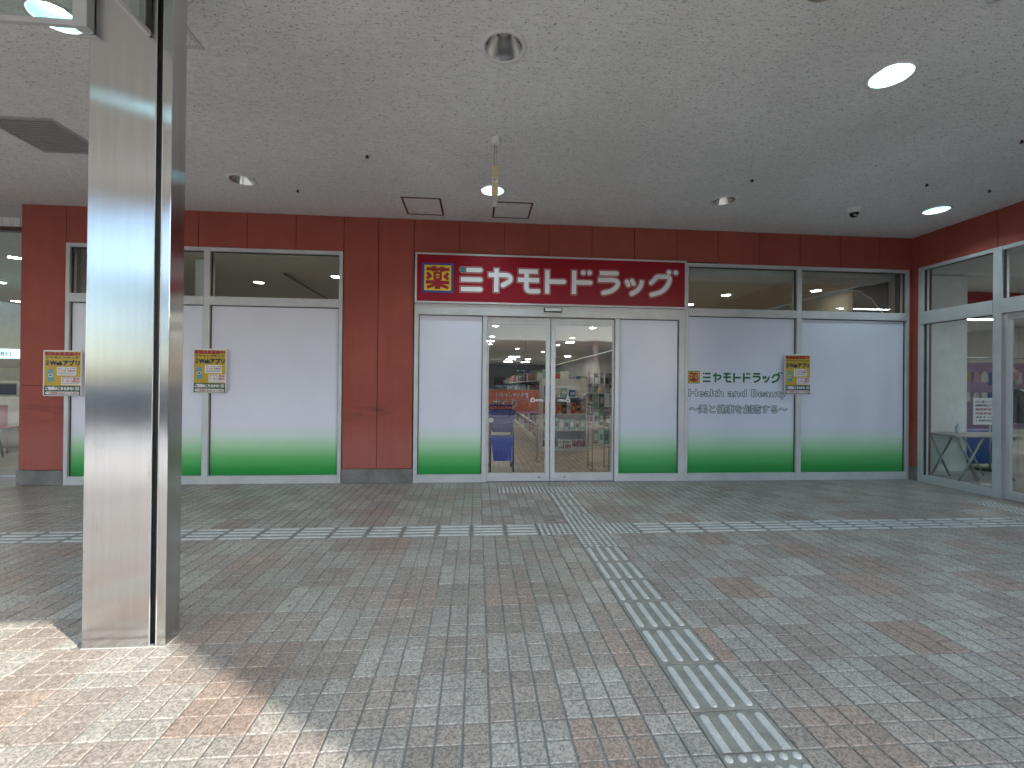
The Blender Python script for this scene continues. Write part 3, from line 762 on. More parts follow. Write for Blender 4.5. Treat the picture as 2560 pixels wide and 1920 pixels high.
GLY = {
'mi': [([(-1.02, 2.813), (-0.837, 2.816)], 'sr'), ([(-1.092, 2.687), (-0.836, 2.689)], 'sr'), ([(-1.091, 2.559), (-0.835, 2.561)], 'sr')],
'ya': [([(-0.728, 2.757), (-0.600, 2.759), (-0.497, 2.760), (-0.459, 2.751), (-0.438, 2.727), (-0.438, 2.698), (-0.458, 2.672), (-0.536, 2.625)], 'sr'), ([(-0.622, 2.846), (-0.625, 2.531)], 'ss')],
'mo': [([(-0.325, 2.816), (-0.068, 2.817)], 'ss'), ([(-0.339, 2.702), (-0.054, 2.703)], 'ss'), ([(-0.221, 2.814), (-0.222, 2.700), (-0.222, 2.607), (-0.212, 2.573), (-0.187, 2.556), (-0.120, 2.555), (-0.065, 2.556)], 'sr')],
'to': [([(0.058, 2.847), (0.057, 2.528)], 'ss'), ([(0.059, 2.691), (0.282, 2.693)], 'sr')],
'do': [([(0.422, 2.847), (0.420, 2.531)], 'ss'), ([(0.424, 2.690), (0.643, 2.691)], 'sr'), ([(0.546, 2.822)], 'c'), ([(0.630, 2.823)], 'c')],
'ra': [([(0.773, 2.823), (1.001, 2.826)], 'sr'), ([(0.749, 2.731), (0.850, 2.733), (0.955, 2.734), (0.998, 2.725), (1.022, 2.698), (1.012, 2.66), (0.975, 2.617), (0.918, 2.583), (0.824, 2.559)], 'sr')],
'tsu': [([(1.147, 2.718), (1.167, 2.676)], 'rr'), ([(1.218, 2.733), (1.239, 2.693)], 'rr'), ([(1.357, 2.743), (1.347, 2.683), (1.313, 2.626), (1.271, 2.588), (1.215, 2.557)], 'sr')],
'gu': [([(1.486, 2.711), (1.521, 2.745), (1.559, 2.790), (1.596, 2.799), (1.702, 2.801), (1.736, 2.791), (1.746, 2.76), (1.722, 2.694), (1.675, 2.632), (1.607, 2.585), (1.494, 2.552)], 'rr'), ([(1.735, 2.862)], 'c'), ([(1.831, 2.860)], 'c')]}
W_ = 0.061
for ch, strokes in GLY.items():
    mb = MB(); depth = -0.0005
    for lay, (extra, mi) in enumerate(((0.030, 0), (0.020, 1), (0.0, 2))):
        for q, (p, caps) in enumerate(strokes):
            pts = [sxz(a) for a in p]; ww = W_+extra+(0.006 if caps == 'c' else 0)
            if len(pts) > 1 and caps != 'c' and extra:
                e = extra/2; d0 = (Vector(pts[0])-Vector(pts[1])).normalized(); d1 = (Vector(pts[-1])-Vector(pts[-2])).normalized()
                pts = list(pts)
                if caps[0] == 's': pts[0] = tuple(Vector(pts[0])+d0*e)
                if caps[1] == 's': pts[-1] = tuple(Vector(pts[-1])+d1*e)
            depth -= 0.00035
            mb.prism(stroke_outline(pts, ww, caps), depth-0.0003, depth, mi)
    if ch == 'mi':
        for ex_, mi in ((0.034, 0), (0.022, 1), (0.006, 3)):
            depth -= 0.00035; mb.prism(stroke_outline([sxz((-1.066, 2.815))], W_+ex_, 'c'), depth-0.0003, depth, mi)
    mb.build('letter', ['sign_pinkline', 'sign_red', 'sign_white', 'sign_teal'], sign)

# green lettering printed on the window film right of the entrance
ox = winR.location.x
lm_ = MB(); yb = 0.0352; k = 0.395
lm_.box(2.053-ox, 2.229-ox, yb-0.0006, yb, 1.350, 1.524, 0)
lm_.box(2.064-ox, 2.218-ox, yb-0.0012, yb-0.0007, 1.361, 1.513, 1)
yaku(lm_, 2.072-ox, 2.210-ox, 1.368, 1.506, yb-0.0012, 2)
dd = yb
for ch, strokes in GLY.items():
    for p, caps in strokes:
        pts = [(2.272-ox+(a[0]+1.095)*k, 1.375+(a[1]-2.545)*0.425) for a in p]
        dd -= 0.0001; lm_.prism(stroke_outline(pts, (W_ if caps != 'c' else W_+0.004)*k*1.08, caps), dd-0.0004, dd, 3)
dd -= 0.0002; lm_.prism(stroke_outline([(2.272-ox+0.026*k, 1.375+(2.815-2.545)*0.425)], W_*k, 'c'), dd-0.0004, dd, 2)
for s, x0, x1, z0, z1 in (('Health and Beauty', 2.076, 3.506, 1.143, 1.267), ('〜美と健康を創造する〜', 2.088, 3.516, 0.938, 1.055)):
    text_bold(lm_, s, x0-ox, x1-ox, z0, z1, yb-0.0004, 4, 0.0085)
    text_into(lm_, s, x0-ox, x1-ox, z0, z1, yb-0.0012, 5)
lm_.build('lettering', ['ink_green', 'sign_yellow', 'ink_red', 'ink_green', 'ink_darkgreen', 'film_fill'], winR)

# ------------------------------------------------------------------ posters
def poster(label, x0, x1, z0, z1, tilt):
    t = thing('poster', label, 'poster', ((x0+x1)/2, FR-0.012, z0)); wd = x1-x0; ht = z1-z0
    def X(u): return (u-0.5)*wd
    def Z(v): return (1-v)*ht
    # laminated sheet, slightly warped
    nx, nz = 10, 14; mb = MB(); idx = len(mb.v)
    rnd = random.Random(len(label))
    def wy(u, v): return 0.0
    bx('sheet', 'print_white', t, X(0), X(1), 0.0, 0.002, 0, ht, ch=0.0006)
    p = MB(); y1, y2, y3 = -0.0006, -0.0011, -0.0016
    def R4(u0, u1, v0, v1, y, mi): p.quad((X(u0), y, Z(v1)), (X(u1), y, Z(v1)), (X(u1), y, Z(v0)), (X(u0), y, Z(v0)), mi)
    R4(0.03, 0.97, 0.03, 0.775, y1, 0); R4(0.03, 0.97, 0.776, 0.985, y1, 1)
    R4(0.36, 0.86, 0.365, 0.55, y2, 2); R4(0.47, 0.97, 0.58, 0.757, y2, 2)
    p.quad((X(0.13), y2, Z(0.70)), (X(0.30), y2, Z(0.67)), (X(0.25), y2, Z(0.41)), (X(0.10), y2, Z(0.43)), 3)
    p.quad((X(0.15), y3, Z(0.59)), (X(0.25), y3, Z(0.58)), (X(0.24), y3, Z(0.515)), (X(0.14), y3, Z(0.525)), 2)
    p.quad((X(0.17), y3-0.0003, Z(0.575)), (X(0.23), y3-0.0003, Z(0.57)), (X(0.22), y3-0.0003, Z(0.53)), (X(0.16), y3-0.0003, Z(0.535)), 6)
    n = 10; r = 0.032*ht; cz = Z(0.935)
    p.poly([(X(0.06)+r-r*math.sin(math.pi*i/n), y2, cz+r*math.cos(math.pi*i/n)) for i in range(n+1)]+[(X(0.94)-r+r*math.sin(math.pi*i/n), y2, cz-r*math.cos(math.pi*i/n)) for i in range(n+1)], 2)
    def tx(s, u0, u1, v0, v1, mi, off=0.02): text_bold(p, s, X(u0), X(u1), Z(v1), Z(v0), y3, mi, off*1.6*(v1-v0)*ht)
    tx('新規会員募集中!', 0.055, 0.945, 0.040, 0.118, 4, 0.05)
    tx('ミヤモトドラッグ', 0.07, 0.93, 0.14, 0.185, 6, 0.04)
    tx('公', 0.07, 0.155, 0.215, 0.27, 5, 0.04); tx('式', 0.07, 0.155, 0.28, 0.335, 5, 0.04)
    tx('Webアプリ', 0.180, 0.935, 0.220, 0.330, 5, 0.05)
    tx('ポイントカードを', 0.385, 0.835, 0.378, 0.415, 5); tx('スマホで表示!', 0.385, 0.835, 0.428, 0.468, 4, 0.03)
    R4(0.385, 0.83, 0.490, 0.498, y3, 6); R4(0.385, 0.80, 0.512, 0.520, y3, 6)
    tx('アプリ限定', 0.495, 0.955, 0.592, 0.640, 4, 0.03); tx('クーポンの配布も', 0.495, 0.955, 0.652, 0.70, 4, 0.03)
    R4(0.495, 0.93, 0.722, 0.730, y3, 6)
    tx('ご登録はこちらから!', 0.07, 0.79, 0.800, 0.870, 2, 0.045)
    R4(0.83, 0.94, 0.795, 0.875, y3, 7)
    tx('アプリ新規登録で1品10%オフクーポン配布中', 0.085, 0.915, 0.916, 0.955, 4, 0.025)
    p.build('print', ['print_yellow', 'print_green', 'print_white', 'print_teal', 'ink_red', 'ink_navy', 'ink_black', 'grey'], t)
    for a, b in ((0.0, 1.0), (1.0, 1.0), (0.0, 0.0), (1.0, 0.0)):
        sgn = 1 if a == 0 else -1
        x = X(a); z = Z(1-b); tp = MB()
        tp.quad((x-0.012*sgn, -0.0024, z-0.004), (x+0.022*sgn, -0.0024, z-0.004+0.0), (x+0.022*sgn, -0.0024, z-0.018 if b else z+0.016), (x-0.012*sgn, -0.0024, z-0.018 if b else z+0.016))
        tp.build('tape', 'tape', t)
    t.rotation_euler.y = tilt
    return t
def tape_mat():
    m = glass_mat('clear_tape', (0.85, 0.86, 0.86), 1.0, 0.15); return m
M['tape'] = tape_mat()
poster('yellow app poster taped on the left red pillar, partly behind the column', -6.205, -5.760, 1.109, 1.676, 0.0)
poster('yellow app poster taped over the mullion of the left window', -4.451, -4.046, 1.161, 1.724, 0.004)
poster('yellow app poster taped over the mullion beside the shop lettering', 3.442, 3.830, 1.212, 1.776, -0.006)

# ------------------------------------------------------------------ steel column
colm = thing('steel_column', 'tall brushed stainless steel column with a black slot in front', 'column', (-2.5605, -3.2575, 0))
cw, cdp = 0.1915, 0.0525
H = CZ-0.001
mb = MB(); mb.box(-cw, 0.1195, -cdp, cdp, 0.002, H, ch=0.003); mb.build('cladding_sheet', 'brushed', colm)
mb = MB(); mb.box(0.1475, cw, -cdp, cdp, 0.002, H, ch=0.003); mb.build('corner_strip', 'brushed', colm)
bx('slot', 'black', colm, 0.1190, 0.1480, -cdp+0.03, cdp-0.004, 0.002, H)
mb = MB()
for x0, x1 in ((0.1165, 0.1195), (0.1475, 0.1500)): mb.box(x0, x1, -cdp-0.002, -cdp+0.0005, 0.002, H)
mb.build('slot_edge', 'steel_edge' if 'steel_edge' in M else 'alu', colm)
bx('base_sealant', 'grey', colm, -cw-0.003, cw+0.003, -cdp-0.003, cdp+0.003, 0.0, 0.004)

# ------------------------------------------------------------------ hanging glass smoke barriers
b1 = thing('smoke_barrier', 'glass smoke barrier in an aluminium frame hanging left of the column', 'glass barrier', (-2.76, -3.345, CZ))
bx('pane', 'glass_clear', b1, -5.2, -0.03, -0.004, 0.004, -0.475, -0.005)
f = MB(); f.box(-5.2, 0.032, -0.012, 0.012, -0.50, -0.474, ch=0.002); f.build('bottom_rail', 'alu', b1)
bx('end_stile', 'alu', b1, -0.030, 0.034, -0.014, 0.030, -0.505, 0.0, ch=0.002)
b2 = thing('smoke_barrier', 'glass smoke barrier running forward from the column face', 'glass barrier', (-2.475, -3.312, CZ))
bx('pane', 'glass_clear', b2, -0.004, 0.004, -2.6, -0.02, -0.475, -0.005)
bx('bottom_rail', 'alu', b2, -0.009, 0.009, -2.6, -0.003, -0.50, -0.475, ch=0.002)
bx('end_stile', 'alu_dark', b2, -0.008, 0.008, -0.02, -0.001, -0.474, 0.0)

# ------------------------------------------------------------------ small things on the ceiling
def hatch(label, x0, x1, y0, y1, mat='brown_metal', fw_=0.022):
    t = thing('ceiling_hatch', label, 'hatch', ((x0+x1)/2, (y0+y1)/2, CZ), 'access hatches in the ceiling'); a, b = (x1-x0)/2, (y1-y0)/2
    f = MB(); f.box(-a, a, -b, -b+fw_, -0.006, -0.0005); f.box(-a, a, b-fw_, b, -0.006, -0.0005); f.box(-a, -a+fw_, -b+fw_, b-fw_, -0.006, -0.0005); f.box(a-fw_, a, -b+fw_, b-fw_, -0.006, -0.0005); f.build('frame', mat, t)
    bx('lid', 'ceiling', t, -a+fw_, a-fw_, -b+fw_, b-fw_, -0.003, -0.001)
hatch('brown framed ceiling hatch left of the hanging stick', -1.775, -1.310, -0.38, 0.14)
hatch('brown framed ceiling hatch right of the hanging stick', -0.690, -0.212, -0.36, 0.14)
hatch('silver framed ceiling hatch half hidden by the steel column', -3.12, -2.665, -3.05, -2.56, 'alu', 0.03)
vt = thing('air_vent', 'square slatted air vent in the ceiling left of the column', 'vent', (-4.71, -1.35, CZ))
f = MB()
for a in ((-0.29,0.29,-0.29,-0.272),(-0.29,0.29,0.272,0.29),(-0.29,-0.272,-0.272,0.272),(0.272,0.29,-0.272,0.272)): f.box(*a, -0.010, -0.001)
f.build('frame', 'grey', vt)
bx('backing', 'black', vt, -0.272, 0.272, -0.272, 0.272, -0.002, -0.001)
sl = MB(); sl.box(-0.272, 0.272, -0.0085, 0.0085, -0.009, -0.0025); slm = sl.mesh('slat', ['vent_grey'])
for i in range(17): obj('slat', slm, vt, (0, -0.256+i*0.032, 0))

pd = thing('hanging_stick', 'narrow ivory stick hanging on a cord from a white ceiling rose', 'pendant', (-0.722, -1.687, CZ))
r = MB(); r.lathe([(0.0,-0.056),(0.016,-0.054),(0.035,-0.044),(0.047,-0.026),(0.050,-0.001)], seg=24); r.build('ceiling_rose', 'white', pd)
c = MB(); c.tube([(-0.006,0,-0.052),(-0.006,0,-0.25)], 0.0035); c.tube([(0.008,0,-0.052),(0.010,0,-0.25)], 0.0025); c.build('cord', 'grey', pd)
b = MB(); b.box(-0.028, 0.028, -0.017, 0.017, -0.512, -0.248, ch=0.003); bar = b.build('bar', 'ivory', pd)
lb = MB(); lb.box(-0.024, 0.024, -0.0185, -0.0172, -0.395, -0.350, 0)
for q in range(3): lb.box(-0.020, 0.018-0.006*q, -0.0190, -0.0186, -0.362-q*0.011, -0.358-q*0.011, 1)
lb.build('label', ['print_white', 'ink_black'], bar)
b = MB(); b.box(-0.022, 0.022, -0.012, 0.012, -0.605, -0.5125, ch=0.002); b.build('end_cap', 'grey', pd)

cm = thing('dome_camera', 'white security dome camera with dark dome on the ceiling', 'camera', (3.667, -0.60, CZ))
r = MB(); r.lathe([(0.040,-0.062),(0.062,-0.055),(0.072,-0.040),(0.074,-0.001)], seg=28); r.build('base', 'white', cm)
r = MB(); r.lathe([(0.0,-0.112),(0.022,-0.108),(0.040,-0.092),(0.048,-0.068),(0.046,-0.056)], seg=24); dm = r.build('dome', 'dome', cm)
r = MB(); r.lathe([(0.012,0.0),(0.020,-0.003),(0.020,-0.012)], seg=18); k = r.build('lens_ring', 'grey', dm, (-0.012, -0.040, -0.088)); k.rotation_euler = (R_(65), 0, R_(-15))

def sprinkler():
    t = thing('sprinkler', 'x', 'sprinkler')
    r = MB(); r.lathe([(0.0,-0.004),(0.028,-0.004),(0.034,-0.0005)], seg=20); r.build('escutcheon', 'white', t)
    r = MB(); r.lathe([(0.010,-0.004),(0.009,-0.016)], seg=10); r.lathe([(0.003,-0.016),(0.003,-0.026)], seg=8); r.lathe([(0.0,-0.028),(0.017,-0.026),(0.017,-0.024)], seg=14); r.build('head', 'black', t)
    return t
sp0 = sprinkler(); first = True
for x, y, l in ((1.99,-1.19,'small sprinkler in the ceiling above the unlit right downlight'), (4.688,-1.21,'small sprinkler near the right red wall'), (-2.907,-0.443,'small sprinkler right of the unlit downlight by the column'),
                (-1.932,-1.293,'small sprinkler left of the hanging stick'), (3.86,-2.11,'small sprinkler at the right edge of the picture'), (3.88,-1.273,'small sprinkler between the dome camera and the corner lamp')):
    s = sp0 if first else copy_tree(sp0); first = False; s.location = (x, y, CZ); s['label'] = l; s['category'] = 'sprinkler'; s['group'] = 'sprinklers in the canopy ceiling'
spk = thing('ceiling_speaker', 'round tan ceiling speaker cut by the top edge of the picture', 'speaker', (1.01, -3.375, CZ))
r = MB(); r.lathe([(0.0,-0.022),(0.085,-0.020),(0.10,-0.014)], seg=30); r.build('grille', 'ivory', spk)
r = MB(); r.lathe([(0.10,-0.016),(0.118,-0.012),(0.122,-0.001)], seg=30); r.build('rim', 'table_wood', spk)
sn = thing('ceiling_sensor', 'small round grey ceiling sensor at the top right', 'sensor', (1.995, -3.40, CZ))
r = MB(); r.lathe([(0.035,-0.020),(0.062,-0.016),(0.072,-0.001)], seg=24); r.build('base', 'white', sn)
r = MB(); r.lathe([(0.0,-0.034),(0.02,-0.031),(0.035,-0.018)], seg=18); r.build('lens', 'grey', sn)

# ------------------------------------------------------------------ right side wall with its shop window
side = thing('side_wall', 'red painted panel wall over the side shop window on the right', 'wall', (SX, 0, 0))
def spanel(y0, y1, z0, z1): mb = MB(); mb.box(0, 0.022, y0+GAP/2, y1-GAP/2, z0+GAP/2, z1-GAP/2, ch=0.002); return mb.build('panel', 'red', side)
sy = [F-0.002, 0.205, -0.144, -0.748, -1.352, -1.956, -2.56, -3.164, -3.768, -4.372, -4.976, -5.58, -6.184, -6.70]
for a, b in zip(sy[:-1], sy[1:]): spanel(b, a, 0.187 if a > 0.25 else 3.022, CZ)
core = MB(); core.box(0.016, 0.2, -6.70, 0.205, 3.03, CZ); core.box(0.016, 0.2, 0.205, F+0.02, 0.0, CZ); core.box(0.016, 0.2, -6.7, -4.4, 0.0, 3.03)
core.build('wall_core', 'red_joint', side)
bx('skirting', 'concrete', side, -0.010, 0.016, 0.203, 0.294, 0.001, 0.185, ch=0.003)
for a, b in zip(sy[9:-1], sy[10:]): spanel(b, a, 0.187, 3.022)
g = MB(); g.box(SX+0.42, 16, -6.72, 0.4, CZ+0.76, CZ+0.95); tag(g.build('side_shop_roof', 'far_wall'), kind='structure')

sw = thing('side_window', 'floor to ceiling aluminium window with clear glass in the right wall', 'window', (SX-0.014, -0.26, 0))
oy = -0.26
f = MB(); f.box(0, 0.10, 0.135-oy, 0.198-oy, 0.001, 3.02, ch=0.002); f.box(0.001, 0.10, -0.715-oy, 0.135-oy, 2.975, 3.02, ch=0.002); f.build('frame', 'alu', sw)
bx('mullion', 'alu', sw, -0.003, 0.10, -0.805-oy, -0.715-oy, 0.001, 3.02, ch=0.002)
bx('transom', 'alu', sw, -0.008, 0.095, -0.7145-oy, 0.1345-oy, 2.215, 2.39, ch=0.002)
bx('sill_rail', 'alu', sw, 0.001, 0.10, -0.7145-oy, 0.1345-oy, 0.001, 0.10, ch=0.002)
gk = MB()
for z0, z1 in ((0.1005, 2.2145), (2.3905, 2.9745)):
    gk.box(0.03, 0.05, 0.118-oy, 0.134-oy, z0, z1); gk.box(0.03, 0.05, -0.714-oy, -0.702-oy, z0, z1); gk.box(0.03, 0.05, -0.70-oy, 0.117-oy, z1-0.008, z1)
gk.build('gasket', 'alu_dark', sw)
for z0, z1 in ((0.1005, 2.206), (2.3905, 2.966)): bx('pane', 'glass', sw, 0.044, 0.052, -0.70-oy, 0.117-oy, z0, z1)
sdr = thing('side_door', 'glass sliding door at the right edge of the picture', 'door', (SX, -0.83, 0.006))
f = MB(); f.box(0.012, 0.05, -0.045, -0.004, 0.002, 2.205, ch=0.002); f.box(0.012, 0.05, -0.98, -0.93, 0.002, 2.205, ch=0.002); f.build('stile', 'alu', sdr)
bx('top_rail', 'alu', sdr, 0.012, 0.05, -0.93, -0.045, 2.128, 2.205, ch=0.002); bx('bottom_rail', 'alu', sdr, 0.012, 0.05, -0.93, -0.045, 0.002, 0.10, ch=0.002)
bx('pane', 'glass', sdr, 0.028, 0.036, -0.93, -0.045, 0.1005, 2.1275)
so = thing('side_overlight', 'clear glass overlight above the side sliding door', 'window', (SX-0.014, -0.806, 2.21))
bx('header', 'alu', so, -0.008, 0.095, -3.594, -0.0005, 0.005, 0.18, ch=0.002); bx('frame', 'alu', so, 0.001, 0.10, -3.594, -0.0005, 0.765, 0.81, ch=0.002)
bx('pane', 'glass', so, 0.044, 0.052, -3.594, -0.001, 0.1805, 0.7645)
bx('gasket', 'alu_dark', so, 0.03, 0.043, -0.016, -0.002, 0.181, 0.764)
bx('end_frame', 'alu', so, 0.0, 0.1, -3.66, -3.5945, -2.209, 0.81)
sd2 = thing('side_door', 'second glass sliding door leaf of the side entrance', 'door', (SX, -1.82, 0.006))
f = MB(); f.box(0.012, 0.05, -0.045, -0.004, 0.002, 2.205); f.box(0.012, 0.05, -2.57, -2.53, 0.002, 2.205); f.box(0.012, 0.05, -2.53, -0.045, 2.128, 2.205); f.box(0.012, 0.05, -2.53, -0.045, 0.002, 0.10); f.build('stile', 'alu', sd2)
bx('pane', 'glass', sd2, 0.028, 0.036, -2.53, -0.045, 0.1005, 2.1275)

# ------------------------------------------------------------------ shop interior
def struct(name, mat, *a): return tag(bx(name, mat, None, *a), kind='structure')
struct('shop_ceiling', 'beige_ceiling', -6.45, 5.40, 0.55, 30, SOF, SOF+0.1)
struct('shop_soffit', 'white_paint', 1.9, 5.40, 0.552, 1.0, SOF-0.055, SOF-0.001)
struct('shop_wall_left', 'cream_wall', -6.45, -6.38, 0.62, 30, 0, SOF)
struct('shop_wall_right', 'cream_wall', 5.42, 5.50, 0.545, 30, 0, SOF)
struct('shop_wall_back', 'wood', -6.38, 5.42, 29.9, 30.0, 0, SOF)
wl = MB(); wl.box(5.395, 5.419, 0.70, 1.33, 0.3, 2.97)
tag(wl.build('wood_board', 'wood'), 'dark wooden board inside the right end of the shop window', 'board')
cv = MB(); cv.tube([(5.38,0.62,2.26),(5.36,0.72,2.45),(5.30,0.88,2.72),(5.22,1.02,2.87),(5.10,1.25,2.92),(4.7,1.9,2.93)], 0.010, 6)
tag(cv.build('cable', 'white'), 'white cable drooping across the right transom window', 'cable')
pl = MB(); pl.box(-4.72, -4.55, 0.75, 0.90, 0.0, 2.98); tag(pl.build('shop_post', 'white_paint'), 'white post behind the left transom window', 'post')
rd = MB(); rd.tube([(-3.83,1.42,2.975),(-3.82,3.60,2.955)], 0.016, 6); tag(rd.build('track_rail', 'black'), 'thin black rail on the shop ceiling behind the left transom', 'rail')
# ceiling lamps of the shop
SL = [(-4.57,2.187,0),(-3.115,1.628,0),(5.00,1.646,0),(3.685,2.185,0),(3.484,3.175,0),(-0.36,7.05,0),(-0.36,9.8,0),(-0.36,12.55,0),(2.47,7.03,0),(2.47,9.78,0),(2.47,12.59,0),(0.934,14.67,0),(2.386,16.3,0),(0.4,1.7,0),(-1.8,3.0,0),(1.9,3.6,0),(-2.6,6,0),(4.2,6.5,0)]
SQ = [(1.1,20.1),(1.42,20.03),(1.1,22.6),(1.4,22.5),(1.11,25.36),(1.42,25.28),(2.33,22.3),(2.38,25.7),(2.67,25.6),(-0.4,11.18),(2.67,11.16),(-3.4,12),(5.0,12),(-3.4,19),(4.2,19)]
r = MB(); r.lathe([(0.075,-0.001),(0.095,-0.008),(0.105,-0.0005)], seg=24); rim_m = r.mesh('trim_ring', ['white'])
r = MB(); r.lathe([(0.0,-0.0035),(0.076,-0.0035)], seg=24); lamp_m = r.mesh('lamp', ['bulb_warm']); lamp_d = r.mesh('lamp', ['bulb_dim'])
for i, (x, y, _) in enumerate(SL):
    t = thing('shop_downlight', {0: 'small lit downlight behind the left transom window', 1: 'lit downlight at the right end of the left transom window', 2: 'lit downlight in the transom window nearest the corner', 3: 'small lit downlight behind the transom above the shop lettering', 4: 'lit downlight beside the right end of the red sign'}.get(i, 'lit round downlight in the beige ceiling inside the drug store'), 'ceiling light', (x, y, SOF), 'downlights inside the shop')
    obj('trim_ring', rim_m, t); obj('lamp', lamp_d if i < 5 else lamp_m, t)
q = MB(); q.box(-0.16, 0.16, -0.16, 0.16, -0.02, -0.001); fr_m = q.mesh('frame', ['white'])
q = MB(); q.box(-0.145, 0.145, -0.145, 0.145, -0.024, -0.0201); pn_m = q.mesh('diffuser', ['panel_on'])
for x, y in SQ:
    t = thing('panel_light', 'lit square ceiling panel deep inside the drug store', 'ceiling light', (x, y, SOF), 'square lights deep in the shop')
    obj('frame', fr_m, t); obj('diffuser', pn_m, t)

# shopping cart
ct = thing('shopping_cart', 'blue shopping cart with two stacked baskets behind the left door', 'cart', (-0.485, 1.10, 0))
f = MB()
for sx_ in (-0.17, 0.17):
    f.tube([(sx_, -0.12, 0.07), (sx_*1.02, -0.10, 0.50), (sx_*1.04, 0.26, 0.98)], 0.013, 8); f.tube([(sx_, -0.12, 0.09), (sx_, 0.34, 0.11)], 0.013, 8)
    f.tube([(sx_, 0.34, 0.11), (sx_*1.03, 0.22, 0.90)], 0.011, 8)
f.tube([(-0.175, 0.26, 0.98), (0.175, 0.26, 0.98)], 0.015, 8); f.build('cart_frame', 'navy_plastic', ct)
def basket(z0, z1, wt, wb, y0, y1, mat, nm):
    mb = MB(); t = 0.008
    def shell(wt, wb, y0, y1, inset):
        return [(-wb+inset, y0+0.03+inset, z0+(inset)), (wb-inset, y0+0.03+inset, z0+inset), (wb-inset, y1-0.03-inset, z0+inset), (-wb+inset, y1-0.03-inset, z0+inset)], [(-wt+inset, y0+inset, z1), (wt-inset, y0+inset, z1), (wt-inset, y1-inset, z1), (-wt+inset, y1-inset, z1)]
    lo, hi = shell(wt, wb, y0, y1, 0); li, hi2 = shell(wt, wb, y0, y1, t)
    mb.poly(lo[::-1]); mb.poly(li)
    for i in range(4):
        j = (i+1) % 4; mb.quad(lo[i], lo[j], hi[j], hi[i]); mb.quad(li[j], li[i], hi2[i], hi2[j]); mb.quad(hi[i], hi[j], hi2[j], hi2[i])
    o = mb.build(nm, mat, ct)
    ribs = MB()
    for k in range(5):
        fz = 0.12+0.18*k; zz = z0+(z1-z0)*fz; ww = wb+(wt-wb)*fz; yy = y0+0.03*(1-fz)
        ribs.box(-ww, ww, yy-0.006, yy-0.0005, zz-0.006, zz+0.006)
    for k in range(7):
        xx = -wb+0.04+k*(2*wb-0.08)/6; ribs.box(xx-0.005, xx+0.005, y0-0.004, y0+0.026, z0+0.02, z1-0.01)
    ribs.box(-wt-0.008, wt+0.008, y0-0.012, y0-0.0005, z1-0.03, z1)
    ribs.build('rib', mat, o)
basket(0.17, 0.52, 0.165, 0.125, -0.16, 0.24, 'blue_plastic', 'lower_basket')
basket(0.60, 0.92, 0.195, 0.150, -0.14, 0.30, 'navy_plastic', 'upper_basket')
wh = MB(); wh.lathe([(0.0,-0.012),(0.034,-0.012),(0.038,-0.008),(0.038,0.008),(0.034,0.012),(0.0,0.012)], seg=16); whm = wh.mesh('wheel', ['black'])
for x, y in ((-0.17,-0.12),(0.17,-0.12),(-0.17,0.34),(0.17,0.34)):
    o = obj('wheel', whm, ct, (x, y, 0.038)); o.rotation_euler.y = math.pi/2

# display gondola behind the right door
dg = thing('display_rack', 'white display rack of boxed goods with a price card behind the right door', 'display rack', (0.88, 3.09, 0))
f = MB(); f.box(-0.46, 0.46, 0.0, 0.5, 0.0, 0.085); f.build('plinth', 'white_paint', dg)
for z in (0.42, 0.74, 1.08): bx('shelf', 'white_paint', dg, -0.45, 0.45, 0.02, 0.46, z-0.02, z)
bx('back_board', 'white_paint', dg, -0.45, 0.45, 0.47, 0.50, 0.086, 1.45)
for x in (-0.45, 0.435): bx('upright', 'white_paint', dg, x, x+0.015, 0.0, 0.469, 0.086, 1.45)
pc = bx('price_card', 'print_white', dg, -0.13, 0.15, -0.014, -0.010, -0.0+0.03, 0.22)
tx = MB(); text_into(tx, '189', -0.03, 0.13, 0.05, 0.14, -0.0146, 0, 0.04); text_into(tx, '円', -0.10, -0.045, 0.05, 0.10, -0.0146, 1, 0.02); text_into(tx, 'お買得', -0.11, 0.10, 0.155, 0.20, -0.0146, 1, 0.02)
tx.build('price', ['ink_red', 'ink_black'], pc)
cup = MB(); cup.lathe([(0.0,0.0),(0.042,0.0),(0.052,0.125)], seg=16, mi=0); cup.lathe([(0.0535,0.122),(0.0535,0.140),(0.0,0.142)], seg=16, mi=1); cup_m = cup.mesh('cup', ['red_card', 'print_white'])
for k, x in enumerate((-0.40,-0.28,-0.08,0.03,0.14,0.25,0.37)):
    t = obj('cup', cup_m, None, (0.88+x, 3.16, 0.086)); tag(t, nth(k, 7, 'red and white cup')+' on the lowest display shelf', 'cup', 'cups on the display rack')
for k in range(8):
    mb = MB(); hh = random.uniform(0.16, 0.24); mb.box(-0.045, 0.045, -0.03, 0.03, 0, hh, 0); mb.box(-0.03, 0.03, -0.032, -0.0305, hh*0.3, hh*0.75, 1)
    t = mb.build('carton', ['cyan_card' if k % 3 else 'pale_card', 'print_white' if k % 2 else 'ink_navy'], None, (0.88-0.38+k*0.108, 3.16, 0.421)); tag(t, nth(k, 8, 'carton')+' on the middle display shelf', 'carton', 'cartons on the display rack')
pk = ['red_card','tan_card','pink_card','orange_card','ink_black','pale_card']
for k in range(9):
    mb = MB(); hh = random.uniform(0.17, 0.25); mb.box(-0.042, 0.042, -0.025, 0.025, 0, hh, 0); mb.box(-0.03, 0.03, -0.027, -0.0255, hh*0.35, hh*0.7, 1)
    t = mb.build('packet', [pk[k % 6], pk[(k+3) % 6]], None, (0.88-0.39+k*0.097, 3.16, 0.741)); tag(t, nth(k, 9, 'packet')+' on the upper display shelf', 'packet', 'packets on the display rack')
